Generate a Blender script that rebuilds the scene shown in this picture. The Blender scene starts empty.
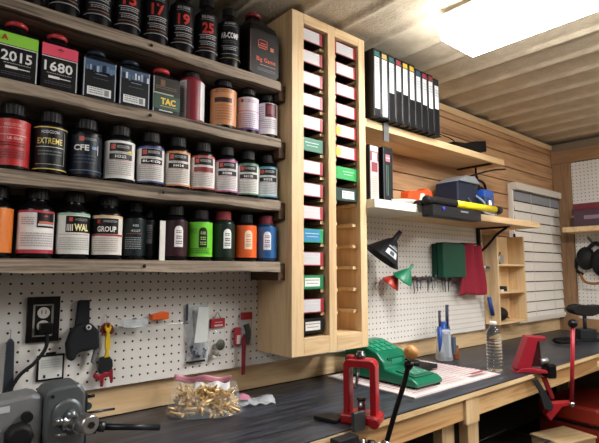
import bpy, math, random
from mathutils import Vector, Matrix
random.seed(7)
R = math.radians
scene = bpy.context.scene
col = scene.collection

# ------------------------------------------------------------------ camera, world, exposure
cd = bpy.data.cameras.new('camera'); cam = bpy.data.objects.new('camera', cd); col.objects.link(cam)
cd.sensor_width = 36; cd.lens = 480 / 599 * 36; cd.clip_start = 0.02
cam.location = (0, -1.457, 1.37)
_a, _p = R(49.756), R(5.77)
F = Vector((math.cos(_a) * math.cos(_p), math.sin(_a) * math.cos(_p), math.sin(_p)))
cam.rotation_euler = F.to_track_quat('-Z', 'Y').to_euler()
scene.camera = cam
w = bpy.data.worlds.new('world'); scene.world = w; w.use_nodes = True
w.node_tree.nodes['Background'].inputs[0].default_value = (0.55, 0.62, 0.75, 1)
w.node_tree.nodes['Background'].inputs[1].default_value = 0.15
scene.view_settings.view_transform = 'Standard'; scene.view_settings.look = 'None'
scene.view_settings.gamma = 1; scene.view_settings.use_curve_mapping = False
scene.view_settings.exposure = 0.0
LIGHT = 34.0        # diffuser strength of the ceiling lights

# ------------------------------------------------------------------ materials
def lin(c):
    if isinstance(c, str):
        c = [int(c[i:i + 2], 16) / 255 for i in (0, 2, 4)]
    return tuple((x / 12.92 if x <= 0.04045 else ((x + 0.055) / 1.055) ** 2.4) for x in c) + (1,)
MC = {}
def nt(name):
    m = bpy.data.materials.new(name); m.use_nodes = True
    return m, m.node_tree, m.node_tree.nodes['Principled BSDF']
def noise(t, scale, vec=None, detail=4):
    n = t.nodes.new('ShaderNodeTexNoise'); n.inputs['Scale'].default_value = scale; n.inputs['Detail'].default_value = detail
    if vec: t.links.new(vec, n.inputs['Vector'])
    return n
def coords(t, scale=(1, 1, 1)):
    c = t.nodes.new('ShaderNodeTexCoord'); mp = t.nodes.new('ShaderNodeMapping'); mp.inputs['Scale'].default_value = scale
    t.links.new(c.outputs['Object'], mp.inputs['Vector']); return mp.outputs[0]
def ramp(t, fac, stops):
    r = t.nodes.new('ShaderNodeValToRGB'); e = r.color_ramp.elements
    e[0].position, e[0].color = stops[0][0], lin(stops[0][1]); e[1].position, e[1].color = stops[-1][0], lin(stops[-1][1])
    for p, c in stops[1:-1]:
        x = e.new(p); x.color = lin(c)
    t.links.new(fac, r.inputs[0]); return r.outputs[0]
def bump(t, b, h, strength, dist=0.002):
    n = t.nodes.new('ShaderNodeBump'); n.inputs['Strength'].default_value = strength; n.inputs['Distance'].default_value = dist
    t.links.new(h, n.inputs['Height']); t.links.new(n.outputs[0], b.inputs['Normal'])
def M(c, rough=0.45, metal=0.0, var=0.06, sc=60):
    key = (c, rough, metal)
    if key in MC: return MC[key]
    m, t, b = nt('mat_' + str(len(MC)))
    L = lin(c); n = noise(t, sc, coords(t))
    mx = t.nodes.new('ShaderNodeMix'); mx.data_type = 'RGBA'
    mx.inputs[6].default_value = tuple(x * (1 - var) for x in L[:3]) + (1,)
    mx.inputs[7].default_value = tuple(min(1, x * (1 + var)) for x in L[:3]) + (1,)
    t.links.new(n.outputs[0], mx.inputs[0]); t.links.new(mx.outputs[2], b.inputs['Base Color'])
    b.inputs['Roughness'].default_value = rough; b.inputs['Metallic'].default_value = metal
    b.inputs['Specular IOR Level'].default_value = 0.3 if sum(L[:3]) < 0.12 else 0.45
    MC[key] = m; return m
def wood(name, axis, stops, rough=0.6, grain=14, stretch=9, bmp=0.25, fine=1.0):
    m, t, b = nt(name)
    s = [grain * fine] * 3; s['xyz'.index(axis)] = grain / stretch
    v = coords(t, s); n1 = noise(t, 1.0, v, 6); n1.inputs['Distortion'].default_value = 0.8
    s2 = [grain * 9] * 3; s2['xyz'.index(axis)] = grain / 3
    n2 = noise(t, 1.0, coords(t, s2), 3)
    ad = t.nodes.new('ShaderNodeMath'); ad.operation = 'MULTIPLY_ADD'; ad.inputs[1].default_value = 0.35
    t.links.new(n2.outputs[0], ad.inputs[0]); t.links.new(n1.outputs[0], ad.inputs[2])
    t.links.new(ramp(t, ad.outputs[0], stops), b.inputs['Base Color'])
    b.inputs['Roughness'].default_value = rough; bump(t, b, ad.outputs[0], bmp)
    return m
PINE = [(0.45, 'c7a478'), (0.62, 'e0c49a'), (0.78, 'd2b083')]
pineX = wood('pine_x', 'x', PINE); pineY = wood('pine_y', 'y', PINE); pineZ = wood('pine_z', 'z', PINE)
palepine = wood('pale_pine', 'x', [(0.45, 'cba677'), (0.65, 'e2c79b'), (0.8, 'd3af80')])
barn = wood('barnwood', 'x', [(0.42, '2e2721'), (0.53, '6f6255'), (0.64, '9f9080'), (0.84, '625548')], 0.85, 16, 14, 0.9, 2.4)
barnY = wood('barnwood_y', 'y', [(0.42, '3a2a1f'), (0.6, '6b523e'), (0.84, '4f3b2c')], 0.85, 16, 10, 0.6)
cedar = wood('cedar_plank', 'x', [(0.42, '7d5a3e'), (0.56, 'b48a63'), (0.70, 'c9a27a'), (0.86, '9a7350')], 0.6, 9, 10, 0.3)
brownZ = wood('post_wood', 'z', [(0.42, '6d5038'), (0.62, '9c7a58'), (0.84, '7f6046')], 0.7)
brownY = wood('beam_wood', 'y', [(0.42, '7a5a3f'), (0.62, 'a5805c'), (0.84, '886749')], 0.7)
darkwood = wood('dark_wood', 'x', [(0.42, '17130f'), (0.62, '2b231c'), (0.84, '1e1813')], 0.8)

def pegboard(name, axis):
    m, t, b = nt(name)
    c = t.nodes.new('ShaderNodeTexCoord'); s = t.nodes.new('ShaderNodeSeparateXYZ'); t.links.new(c.outputs['Object'], s.inputs[0])
    def mth(op, a, bb=None, val=None):
        n = t.nodes.new('ShaderNodeMath'); n.operation = op; t.links.new(a, n.inputs[0])
        if bb is not None: t.links.new(bb, n.inputs[1])
        if val is not None: n.inputs[1].default_value = val
        return n.outputs[0]
    d = []
    for k in (axis, 2):
        f = mth('FRACT', mth('MULTIPLY', s.outputs[k], val=1 / 0.0254)); f = mth('SUBTRACT', f, val=0.5); d.append(mth('MULTIPLY', f, f))
    r = mth('SQRT', mth('ADD', d[0], d[1]))
    hole = mth('LESS_THAN', r, val=0.125)
    n = noise(t, 5, coords(t)); base = ramp(t, n.outputs[0], [(0.3, 'dddbd7'), (0.7, 'ebe9e5')])
    mx = t.nodes.new('ShaderNodeMix'); mx.data_type = 'RGBA'; t.links.new(hole, mx.inputs[0]); t.links.new(base, mx.inputs[6])
    mx.inputs[7].default_value = lin('17130f'); t.links.new(mx.outputs[2], b.inputs['Base Color'])
    b.inputs['Roughness'].default_value = 0.45
    inv = mth('MULTIPLY', hole, val=-1.0); bump(t, b, inv, 0.6)
    return m
pegX = pegboard('pegboard_x', 0); pegY = pegboard('pegboard_y', 1)

def clear(name, color='ffffff', rough=0.05, alpha=0.25):
    m, t, b = nt(name); n = noise(t, 25, coords(t))
    b.inputs['Base Color'].default_value = lin(color); b.inputs['Roughness'].default_value = rough
    mp = t.nodes.new('ShaderNodeMapRange'); mp.inputs['To Min'].default_value = alpha * 0.4; mp.inputs['To Max'].default_value = alpha * 1.6
    t.links.new(n.outputs[0], mp.inputs[0]); t.links.new(mp.outputs[0], b.inputs['Alpha'])
    bump(t, b, n.outputs[0], 0.5, 0.01); return m
film = clear('clear_film', 'eef2f4', 0.1, 0.12); film2 = clear('cloudy_film', 'dfe6ee', 0.2, 0.5)
def glassy(name, color, rough=0.02, ior=1.33):
    m, t, b = nt(name); b.inputs['Base Color'].default_value = lin(color); b.inputs['Roughness'].default_value = rough
    b.inputs['Transmission Weight'].default_value = 1; b.inputs['IOR'].default_value = ior
    n = noise(t, 30, coords(t)); bump(t, b, n.outputs[0], 0.1); return m

black = M('0b0b0e', 0.3); mblack = M('101013', 0.6); steel = M('b9bcc0', 0.28, 1.0); dsteel = M('55585c', 0.4, 1.0)
white = M('e9e7e2', 0.5); redp = M('a5121f', 0.32); crim = M('8c1526', 0.38); brass = M('cfb07c', 0.32, 0.4)

# ------------------------------------------------------------------ mesh builder
class MB:
    def __init__(s): s.v, s.f, s.m, s.mats, s.sm = [], [], [], [], []
    def mi(s, m):
        if m not in s.mats: s.mats.append(m)
        return s.mats.index(m)
    def add(s, vs, fs, m, smooth=False):
        o = len(s.v); s.v += [tuple(v) for v in vs]; k = s.mi(m)
        for f in fs: s.f.append([i + o for i in f]); s.m.append(k); s.sm.append(smooth)
        return s
    def box(s, x0, x1, y0, y1, z0, z1, m):
        v = [(x, y, z) for z in (z0, z1) for y in (y0, y1) for x in (x0, x1)]
        return s.add(v, [(0, 2, 3, 1), (4, 5, 7, 6), (0, 1, 5, 4), (2, 6, 7, 3), (0, 4, 6, 2), (1, 3, 7, 5)], m)
    def obox(s, c, rot, sx, sy, sz, m):
        q = Matrix.Rotation(rot[2], 3, 'Z') @ Matrix.Rotation(rot[1], 3, 'Y') @ Matrix.Rotation(rot[0], 3, 'X')
        v = [Vector(c) + q @ Vector((x * sx / 2, y * sy / 2, z * sz / 2)) for z in (-1, 1) for y in (-1, 1) for x in (-1, 1)]
        return s.add(v, [(0, 2, 3, 1), (4, 5, 7, 6), (0, 1, 5, 4), (2, 6, 7, 3), (0, 4, 6, 2), (1, 3, 7, 5)], m)
    def lathe(s, prof, m, c=(0, 0, 0), axis=(0, 0, 1), n=28, caps=True):
        ax = Vector(axis).normalized(); q = ax.to_track_quat('Z', 'Y').to_matrix() if abs(ax.z) < 0.9999 else (Matrix.Identity(3) if ax.z > 0 else Matrix.Rotation(math.pi, 3, 'X'))
        vs = []
        for r, z in prof:
            for i in range(n):
                t = 2 * math.pi * i / n; vs.append(Vector(c) + q @ Vector((r * math.cos(t), r * math.sin(t), z)))
        fs = [(j * n + i, j * n + (i + 1) % n, (j + 1) * n + (i + 1) % n, (j + 1) * n + i) for j in range(len(prof) - 1) for i in range(n)]
        s.add(vs, fs, m, True)
        if caps:
            o = len(s.v) - len(vs)
            for fc in ([*range(n)][::-1], [(len(prof) - 1) * n + i for i in range(n)]):
                s.f.append([o + i for i in fc]); s.m.append(s.mi(m)); s.sm.append(False)
        return s
    def cyl(s, p0, p1, r, m, r1=None, n=20):
        d = Vector(p1) - Vector(p0); return s.lathe([(r, 0), (r if r1 is None else r1, d.length)], m, p0, d, n)
    def ball(s, c, r, m, sc=(1, 1, 1), n=20, k=10):
        vs = [(c[0] + sc[0] * r * math.sin(math.pi * j / k) * math.cos(2 * math.pi * i / n), c[1] + sc[1] * r * math.sin(math.pi * j / k) * math.sin(2 * math.pi * i / n), c[2] + sc[2] * r * math.cos(math.pi * j / k)) for j in range(k + 1) for i in range(n)]
        return s.add(vs, [(j * n + i, (j + 1) * n + i, (j + 1) * n + (i + 1) % n, j * n + (i + 1) % n) for j in range(k) for i in range(n)], m, True)
    def prism(s, poly, axis, a0, a1, m, smooth=False):
        # poly in the two other axes (order: x,y,z without axis)
        n = len(poly); vs = []
        for a in (a0, a1):
            for p in poly: vs.append({'x': (a, p[0], p[1]), 'y': (p[0], a, p[1]), 'z': (p[0], p[1], a)}[axis])
        return s.add(vs, [list(range(n)), list(range(2 * n - 1, n - 1, -1))] + [(i, n + i, n + (i + 1) % n, (i + 1) % n) for i in range(n)], m, smooth)
    def tube(s, pts, r, m, n=10, steps=6):
        P = [Vector(p) for p in pts]
        if len(P) > 2:
            Q = []
            for i in range(len(P) - 1):
                a, b, c, d = P[max(i - 1, 0)], P[i], P[i + 1], P[min(i + 2, len(P) - 1)]
                for k in range(steps):
                    t = k / steps; Q.append(0.5 * ((2 * b) + (c - a) * t + (2 * a - 5 * b + 4 * c - d) * t * t + (3 * b - a - 3 * c + d) * t ** 3))
            P = Q + [P[-1]]
        vs = []; up = Vector((0.13, 0.31, 0.94))
        for i, p in enumerate(P):
            d = (P[min(i + 1, len(P) - 1)] - P[max(i - 1, 0)]).normalized()
            a = d.cross(up).normalized(); b = d.cross(a); rr = r[min(i, len(r) - 1)] if isinstance(r, list) else r
            for k in range(n):
                t = 2 * math.pi * k / n; vs.append(p + a * rr * math.cos(t) + b * rr * math.sin(t))
        L = len(P); fs = [(j * n + k, j * n + (k + 1) % n, (j + 1) * n + (k + 1) % n, (j + 1) * n + k) for j in range(L - 1) for k in range(n)]
        fs += [list(range(n))[::-1], [(L - 1) * n + k for k in range(n)]]
        return s.add(vs, fs, m, True)
    def grid(s, fn, nu, nv, m, thick=None):
        vs = [fn(i / nu, j / nv) for j in range(nv + 1) for i in range(nu + 1)]
        return s.add(vs, [(j * (nu + 1) + i, j * (nu + 1) + i + 1, (j + 1) * (nu + 1) + i + 1, (j + 1) * (nu + 1) + i) for j in range(nv) for i in range(nu)], m, True)
    def build(s, name, parent=None, loc=None, rz=0, bevel=0, solid=0, sub=0):
        me = bpy.data.meshes.new(name); me.from_pydata(s.v, [], s.f)
        for m in s.mats: me.materials.append(m)
        for p, k, sm in zip(me.polygons, s.m, s.sm): p.material_index = k; p.use_smooth = sm
        me.update()
        o = bpy.data.objects.new(name, me); col.objects.link(o)
        if parent: o.parent = parent
        if loc: o.location = loc
        o.rotation_euler.z = rz
        if sub: md = o.modifiers.new('sub', 'SUBSURF'); md.levels = md.render_levels = sub
        if solid: md = o.modifiers.new('solid', 'SOLIDIFY'); md.thickness = solid; md.offset = 0
        if bevel: md = o.modifiers.new('bevel', 'BEVEL'); md.width = bevel; md.segments = 2; md.limit_method = 'ANGLE'
        return o
def tag(o, label=None, cat=None, group=None, kind=None):
    if label: o['label'] = label
    if cat: o['category'] = cat
    if group: o['group'] = group
    if kind: o['kind'] = kind
    return o
def thing(name, label, cat, loc=(0, 0, 0), rz=0, group=None):
    o = bpy.data.objects.new(name, None); o.empty_display_size = 0.05; col.objects.link(o); o.location = loc; o.rotation_euler.z = rz
    return tag(o, label, cat, group)

# ------------------------------------------------------------------ text
TC = {}
def text_geo(s, bold=0.0, shear=0.0):
    k = (s, bold, shear)
    if k not in TC:
        c = bpy.data.curves.new('t', 'FONT'); c.body = s; c.size = 1; c.offset = bold; c.shear = shear; c.resolution_u = 2; c.fill_mode = 'FRONT'
        o = bpy.data.objects.new('t', c); col.objects.link(o); bpy.context.view_layer.update()
        me = bpy.data.meshes.new_from_object(o.evaluated_get(bpy.context.evaluated_depsgraph_get()))
        vs = [(v.co.x, v.co.y) for v in me.vertices]; fs = [list(p.vertices) for p in me.polygons]
        bpy.data.objects.remove(o); bpy.data.curves.remove(c); bpy.data.meshes.remove(me)
        x0 = min(v[0] for v in vs); x1 = max(v[0] for v in vs); y0 = min(v[1] for v in vs); y1 = max(v[1] for v in vs)
        TC[k] = ([((v[0] - (x0 + x1) / 2), (v[1] - (y0 + y1) / 2)) for v in vs], fs, x1 - x0, y1 - y0)
    return TC[k]
# a label layout is a list of ('r', u0, u1, z0, z1, colour) rectangles, ('t', text, u, z, height, width, colour) words
# and ('l', u0, u1, z, n, pitch, colour) rows of fine print; u is metres along the surface
def layout(mb, items, place):
    lay = 1
    for it in items:
        k = it[0]
        if k == 'r':
            _, u0, u1, z0, z1, c = it; n = max(1, int(abs(u1 - u0) / 0.005))
            vs = [place(u0 + (u1 - u0) * i / n, z, lay) for z in (z0, z1) for i in range(n + 1)]
            mb.add(vs, [(i, i + 1, n + 2 + i, n + 1 + i) for i in range(n)], M(c, 0.4))
        elif k == 't':
            _, s, u, z, h, wd, c = it[:7]
            vs, fs, W, H = text_geo(s, it[7] if len(it) > 7 else 0.015)
            a, b = wd / W, h / H
            mb.add([place(u + x * a, z + y * b, lay) for x, y in vs], fs, M(c, 0.4))
        elif k == 'a':   # arch-topped badge
            _, u, z0, wd, h, c = it; r = wd / 2; N = 12
            xx = [-r + 2 * r * i / N for i in range(N + 1)]; tops = [h - r + r * math.sqrt(max(0, 1 - (x / r) ** 2)) for x in xx]
            mb.add([place(u + x, z0, lay) for x in xx] + [place(u + x, z0 + q, lay) for x, q in zip(xx, tops)], [(i, i + 1, N + 2 + i, N + 1 + i) for i in range(N)], M(c, 0.4))
        elif k == 'l':
            _, u0, u1, z, n, pitch, c = it; rr = random.Random(int(z * 1e5) + n)
            for j in range(n):
                x = u0
                while x < u1 - 0.001:
                    L = min(rr.uniform(0.002, 0.007), u1 - x)
                    zz = z - j * pitch
                    mb.add([place(x, zz, lay), place(x + L, zz, lay), place(x + L, zz + pitch * 0.45, lay), place(x, zz + pitch * 0.45, lay)], [(0, 1, 2, 3)], M(c, 0.5))
                    x += L + 0.0012
        lay += 1
def curved(r): return lambda u, z, k: ((r + 0.0003 * k) * math.sin(u / r), -(r + 0.0003 * k) * math.cos(u / r), z)
def flat(y): return lambda u, z, k: (u, y - 0.0003 * k, z)

# ------------------------------------------------------------------ the room
CZ = 2.303; EX = 3.75
MB().box(-2.2, EX + .1, -3.2, .12, -.05, 0, M('5e5a55', 0.6)).build('floor')
MB().box(-2.2, EX + .1, .05, .12, 0, CZ, M('2b2622', 0.8)).build('wall_back')
o = bpy.data.objects
b = MB()                                    # cedar planks behind the upper right part of the wall
z = 1.03
while z < CZ - 0.01:
    zt = min(z + 0.092, CZ); b.box(1.0, EX, .022, .05, z, zt - 0.005, cedar); z += 0.092
b.build('wall_planks', bevel=0.002)
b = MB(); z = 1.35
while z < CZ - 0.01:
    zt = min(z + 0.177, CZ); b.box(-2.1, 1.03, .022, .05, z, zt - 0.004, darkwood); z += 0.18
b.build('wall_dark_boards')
MB().box(EX, EX + .1, -3.2, .05, 0, CZ, M('8a7a66', 0.7)).build('wall_right')
MB().box(-2.2, -2.1, -3.2, .05, 0, CZ, M('8a8075', 0.7)).build('wall_left')
MB().box(-2.2, EX + .1, -3.3, -3.2, 0, CZ, M('857b70', 0.7)).build('wall_front')
# ribbed ceiling, sprayed tan
m_ceil, t, bs = nt('ceiling_foam')
v = coords(t); n1 = noise(t, 14, v, 8); n2 = noise(t, 90, v, 4)
t.links.new(ramp(t, n1.outputs[0], [(0.3, 'bdb09a'), (0.55, 'ccc0aa'), (0.75, 'd8ccb6')]), bs.inputs['Base Color'])
bs.inputs['Roughness'].default_value = 0.55
ad = t.nodes.new('ShaderNodeMath'); ad.operation = 'ADD'; t.links.new(n1.outputs[0], ad.inputs[0]); t.links.new(n2.outputs[0], ad.inputs[1])
bump(t, bs, ad.outputs[0], 0.8, 0.004)
def ceil_z(x):
    p = 0.195; u = ((x - 2.07) / p) % 1.0; d = min(u, 1 - u) * p
    return CZ - 0.013 * math.exp(-(d / 0.018) ** 2)
xs = [-2.2 + i * 0.0125 for i in range(485)]
b = MB(); vs = [(x, y, ceil_z(x) + 0.02) for y in (-3.2, .05) for x in xs]; n = len(xs)
b.add(vs, [(i, i + 1, n + i + 1, n + i) for i in range(n - 1)], m_ceil, True)
b.box(-2.2, EX + .1, -3.2, .12, CZ + .03, CZ + .06, m_ceil)
b.build('ceiling')
# corner post, beam on the end wall
MB().box(EX - .03, EX, -.105, .02, .94, 2.15, brownZ).build('trim_1', bevel=.002)
MB().box(EX - .04, EX, -3.2, .02, 2.15, 2.245, brownY).build('trim_2', bevel=.002)
MB().box(EX - .035, EX, -3.2, -.105, .945, 1.03, brownY).build('trim_3', bevel=.002)
# narrow moulding where planks meet the ceiling
MB().box(1.41, EX - .04, .008, .022, 2.255, 2.293, pineX).build('trim_4', bevel=.002)
MB().box(-2.1, EX, .022, .05, .942, 1.031, pineX).build('trim_5', bevel=.002)   # pine strip under the pegboard
for ob in col.objects:
    if ob.type == 'MESH': ob['kind'] = 'structure'
# pegboards
tag(MB().box(-1.2, 1.03, 0, .006, 1.031, 1.40, pegX).build('pegboard_panel'), 'white pegboard panel on the wall below the bottle shelves', 'pegboard', 'pegboard panels')
tag(MB().box(1.03, 2.637, 0, .006, 1.031, 1.64, pegX).build('pegboard_panel'), 'white pegboard panel under the lower right shelf, funnels hanging on it', 'pegboard', 'pegboard panels')
tag(MB().box(EX - .012, EX - .004, -1.4, -.107, 1.031, 2.148, pegY).build('pegboard_panel'), 'white pegboard panel on the end wall beside the corner post', 'pegboard', 'pegboard panels')
for i, (x0, x1) in enumerate(((-1.2, 1.03), (1.03, 2.637))): tag(MB().box(x0, x1, .006, .022, 1.031, 1.06, darkwood).build('trim_%d' % (6 + i)), kind='structure')

# ------------------------------------------------------------------ workbench
TZ = .94; FY = -.51
apronw = wood('apron_pine', 'x', [(0.42, '9c6f42'), (0.54, 'cfa06a'), (0.68, 'dcb684'), (0.84, 'b98a57')], 0.6, 11, 8)
lam, t, bs = nt('black_laminate')
sv = coords(t, (5, 60, 20)); n1 = noise(t, 1, sv, 6)
t.links.new(ramp(t, n1.outputs[0], [(0.35, '1e2128'), (0.5, '2b2f38'), (0.62, '424854'), (0.7, '262a32')]), bs.inputs['Base Color'])
bs.inputs['Roughness'].default_value = 0.38; bump(t, bs, n1.outputs[0], 0.15)
wb = thing('workbench', 'long pine workbench with a black worktop running along the pegboard wall', 'workbench', (0, 0, 0))
MB().box(-1.2, EX - .002, FY, .021, TZ - .004, TZ, lam).build('worktop', wb)
MB().box(-1.2, EX - .002, FY, .021, TZ - .022, TZ - .0045, palepine).build('board', wb, bevel=.001)
for x0, x1 in ((-1.2, 1.653), (1.657, EX - .002)): MB().box(x0, x1, FY + .018, FY + .056, TZ - .098, TZ - .0225, apronw).build('apron', wb, bevel=.002)
MB().box(1.575, 1.66, FY + .006, FY + .0175, TZ - .112, TZ - .024, pineZ).build('joint_plate', wb, bevel=.001)
for x in (.2, 1.50, 1.665, 3.6): MB().box(x, x + .075, FY + .057, FY + .095, .02, TZ - .0225, pineZ).build('leg', wb, bevel=.002)
for x in (.2, 1.50, 1.665, 3.6): MB().box(x, x + .04, -.06, .02, .02, TZ - .0225, pineZ).build('leg', wb, bevel=.002)
tag(MB().box(-1.1, EX - .01, -.505, -.065, .44, .46, darkwood).build('lower_shelf'), 'dark low shelf board under the workbench', 'shelf')
sb = thing('side_bench', 'plain wooden bench end standing off the right end of the workbench', 'bench', (0, 0, 0))
MB().box(2.62, 3.7, -1.35, -.575, .905, .932, pineY).build('bench_top', sb, bevel=.002)
for x, y in ((2.75, -1.3), (3.6, -1.3), (3.6, -.65)): MB().box(x, x + .06, y, y + .04, 0, .904, pineZ).build('leg', sb)

# ------------------------------------------------------------------ rough shelves on the left
SH = [(1.397, 'lowest rough barnwood shelf, just above the pegboard, carrying the blue and lime bottles'),
      (1.605, 'second rough barnwood shelf from the bottom, carrying the white labelled bottles'),
      (1.820, 'third rough barnwood shelf from the bottom, carrying the square 2015 jug'),
      (2.025, 'topmost rough barnwood shelf, carrying the tall cans with red numbers')]
for z, lab in SH:
    s = thing('wall_shelf', lab, 'shelf', (0, 0, 0), group='barnwood bottle shelves')
    rr = random.Random(int(z * 1000)); n = 70
    def edge(i, k): return 0.0022 * math.sin(i * 0.45 + k * 2 + z * 9) + rr.uniform(-.0009, .0009)
    vs = []
    for i in range(n + 1):
        x = -.9 + (1.0 + .9) * i / n
        vs += [(x, -.176 + edge(i, 1), z), (x, .02, z), (x, .02, z - .033), (x, -.177 + edge(i, 3), z - .033 + edge(i, 2))]
    fs = [(4 * i + a, 4 * i + (a + 1) % 4, 4 * i + 4 + (a + 1) % 4, 4 * i + 4 + a)[::-1] for i in range(n) for a in range(4)] + [(0, 1, 2, 3), (4 * n + 3, 4 * n + 2, 4 * n + 1, 4 * n)]
    MB().add(vs, fs, barn).build('plank', s, bevel=.0015)
    MB().box(1.0005, 1.0285, -.165, .02, z - .062, z - .004, barnY).build('end_cleat', s, bevel=.001)
    MB().lathe([(.004, 0), (.005, .0015), (.002, .003)], mblack, (.545 + .03 * math.sin(z * 40), -.18, z - .016), (0, -1, 0), 12).build('nail_head', s)

# ------------------------------------------------------------------ bottles
def toward(x, y, f=1.0, extra=0):
    th = math.atan2(-1.457 - y, -x) + math.pi / 2
    return th * f + extra
def bottle(name, label, x, y, z, r, h, hb, items, body='0b0b0e', cap='08080a', lz=(.013, .118), base=None, cat='bottle', group=None, rough=.25, metal=0, rot=1.0, extra=0, full='', capr=.66, caph=.026):
    t = thing(name, label, cat, (x, y, z + .0005), toward(x, y, rot, extra), group)
    neck = h - caph - .004
    MB().lathe([(r * .86, 0), (r * .97, .003), (r * .99, .008), (r * .99, hb - .004), (r * .95, hb + .002), (r * .80, hb + .008), (r * .62, hb + .013), (r * .56, neck), (r * .56, neck + .006)], M(body, rough, metal), n=40).build('bottle_body', t)
    cr = r * capr; cb = MB(); N = 48; prof = [(1, neck + .002), (1.0, h - .004), (.93, h)]
    vs = []
    for k, (q, zz) in enumerate(prof):
        for i in range(N):
            rr = cr * q * (1 + (.025 if i % 2 and k < 2 else 0)); vs.append((rr * math.cos(2 * math.pi * i / N), rr * math.sin(2 * math.pi * i / N), zz))
    cb.add(vs, [(j * N + i, j * N + (i + 1) % N, (j + 1) * N + (i + 1) % N, (j + 1) * N + i) for j in range(2) for i in range(N)] + [[2 * N + i for i in range(N)], [i for i in range(N)][::-1]], M(cap, .5))
    c = cb.build('cap', t)
    if cap != '08080a': c['label'] = 'coloured screw cap'
    lb = MB(); U = r * math.pi * .92
    it = [('r', -U, U, lz[0], lz[1], base)] if base else []
    layout(lb, it + items, curved(r * .995)); lb.build('label', t)
    return t
def jug(name, label, x, y, z, wd, dp, h, hb, items, cap='b23136', group=None, neckx=0, body='0b0b0f', sh=.017, cr=.0235):
    t = thing(name, label, 'jug', (x, y, z + .0005), 0, group)
    def ring(sx, sy, zz, k=3, cx=0):
        c = .012 * min(1, sx / .03); pts = []
        for qx, qy, a0 in ((1, 1, 0), (-1, 1, 90), (-1, -1, 180), (1, -1, 270)):
            for a in range(k + 1):
                t_ = R(a0 + 90 * a / k); pts.append((cx + qx * (sx - c) + c * math.cos(t_), qy * (sy - c) + c * math.sin(t_), zz))
        return pts
    rg = [ring(wd / 2 - .003, dp / 2 - .003, 0), ring(wd / 2, dp / 2, .003), ring(wd / 2, dp / 2, hb), ring(wd / 2 * .9, dp / 2 * .9, hb + sh * .4), ring(cr * .9, cr * .9, hb + sh, cx=neckx), ring(cr * .8, cr * .8, h - .014, cx=neckx)]
    vs = sum(rg, []); n = len(rg[0])
    MB().add(vs, [(j * n + i, j * n + (i + 1) % n, (j + 1) * n + (i + 1) % n, (j + 1) * n + i) for j in range(len(rg) - 1) for i in range(n)] + [list(range(n))[::-1], [(len(rg) - 1) * n + i for i in range(n)]], M(body, .3)).build('jug_body', t, bevel=.001)
    MB().lathe([(cr, h - .013), (cr * 1.04, h - .004), (cr * .93, h)], M(cap, .4), (neckx, 0, 0), n=32).build('cap', t)
    lb = MB(); layout(lb, items, flat(-dp / 2)); lb.build('label', t)
    return t
G3 = 'powder bottles on the lowest shelf'; G2 = 'powder bottles on the second shelf'; G1 = 'powder bottles and jugs on the third shelf'; G0 = 'tall cans on the topmost shelf'
BY = -.118
W_, K_ = 'e8e6e4', '0a0a0f'
def paper(acc, head, word, hc='d8d8dc', wc='f2f2f2', star=False, small=None):
    it = [('r', -.10, .10, .112, .118, acc), ('r', -.026, .036, .088, .111, K_), ('r', -.022, -.010, .094, .107, 'c13a2c'), ('t', head, .010, .101, .008, .032, hc, 0),
          ('l', -.024, .034, .084, 1, .003, '888888'), ('r', -.026, .036, .066, .081, small or K_), ('t', word, .004, .0735, .0085, min(.007 * len(word), .05), wc, .03),
          ('l', -.032, .034, .062, 1, .003, 'b5574f'), ('l', -.034, .034, .056, 7, .0055, 'a9a6a6'), ('r', -.10, .10, .013, .017, acc)]
    if star: it += [('t', '*', .028, .083, .018, .018, 'e6cf3a', .05)]
    return it
def badge(fg, ink, u=.010):
    return [('a', u, .040, .026, .062, fg), ('l', u - .008, u + .008, .086, 2, .005, ink), ('l', u - .008, u + .008, .070, 2, .006, ink), ('l', u - .009, u + .009, .055, 2, .006, ink),
            ('l', u - .012, u + .012, .030, 3, .005, ink)]
# row 3 (lowest)
bottle('powder_bottle', 'orange labelled bottle at the far left end of the lowest shelf', .180, BY, 1.397, .039, .172, .121, badge('f0e2d0', '8a4a20', -.002), base='dd7a2a', group=G3)
bottle('powder_bottle', 'white and red bottle with picture panel, right of the leftmost orange one', .269, BY, 1.397, .0405, .176, .123,
       [('r', -.11, .11, .112, .118, 'b43848'), ('r', -.11, .11, .013, .022, 'b43848'), ('r', .002, .048, .076, .112, K_), ('t', '*', .022, .102, .010, .010, 'c13a2c', .05), ('r', .006, .046, .086, .091, 'd06a55'), ('r', .004, .046, .080, .085, 'cfcfd6'), ('l', -.034, -.004, .098, 4, .005, 'b79aa0'), ('l', -.034, .044, .060, 6, .006, 'b9b2b4')], base='ece9ea', group=G3)
bottle('powder_bottle', 'white bottle with black WAL band on the lowest shelf', .357, BY, 1.397, .0395, .176, .122,
       [('r', -.11, .11, .112, .118, '9fc5ac'), ('r', -.018, .06, .068, .110, K_), ('r', -.010, -.002, .096, .106, 'c13a2c'), ('t', 'HODGDON', .020, .101, .006, .032, '9a9aa0', 0), ('t', 'IIII', -.008, .080, .017, .014, 'f0ede0', .02), ('t', 'WAL', .020, .081, .018, .036, 'f5edb0', .04), ('l', -.034, .044, .062, 1, .003, 'b5574f'), ('l', -.034, .044, .052, 6, .0055, 'b9b5b4')], base='e6e8e4', group=G3)
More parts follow.
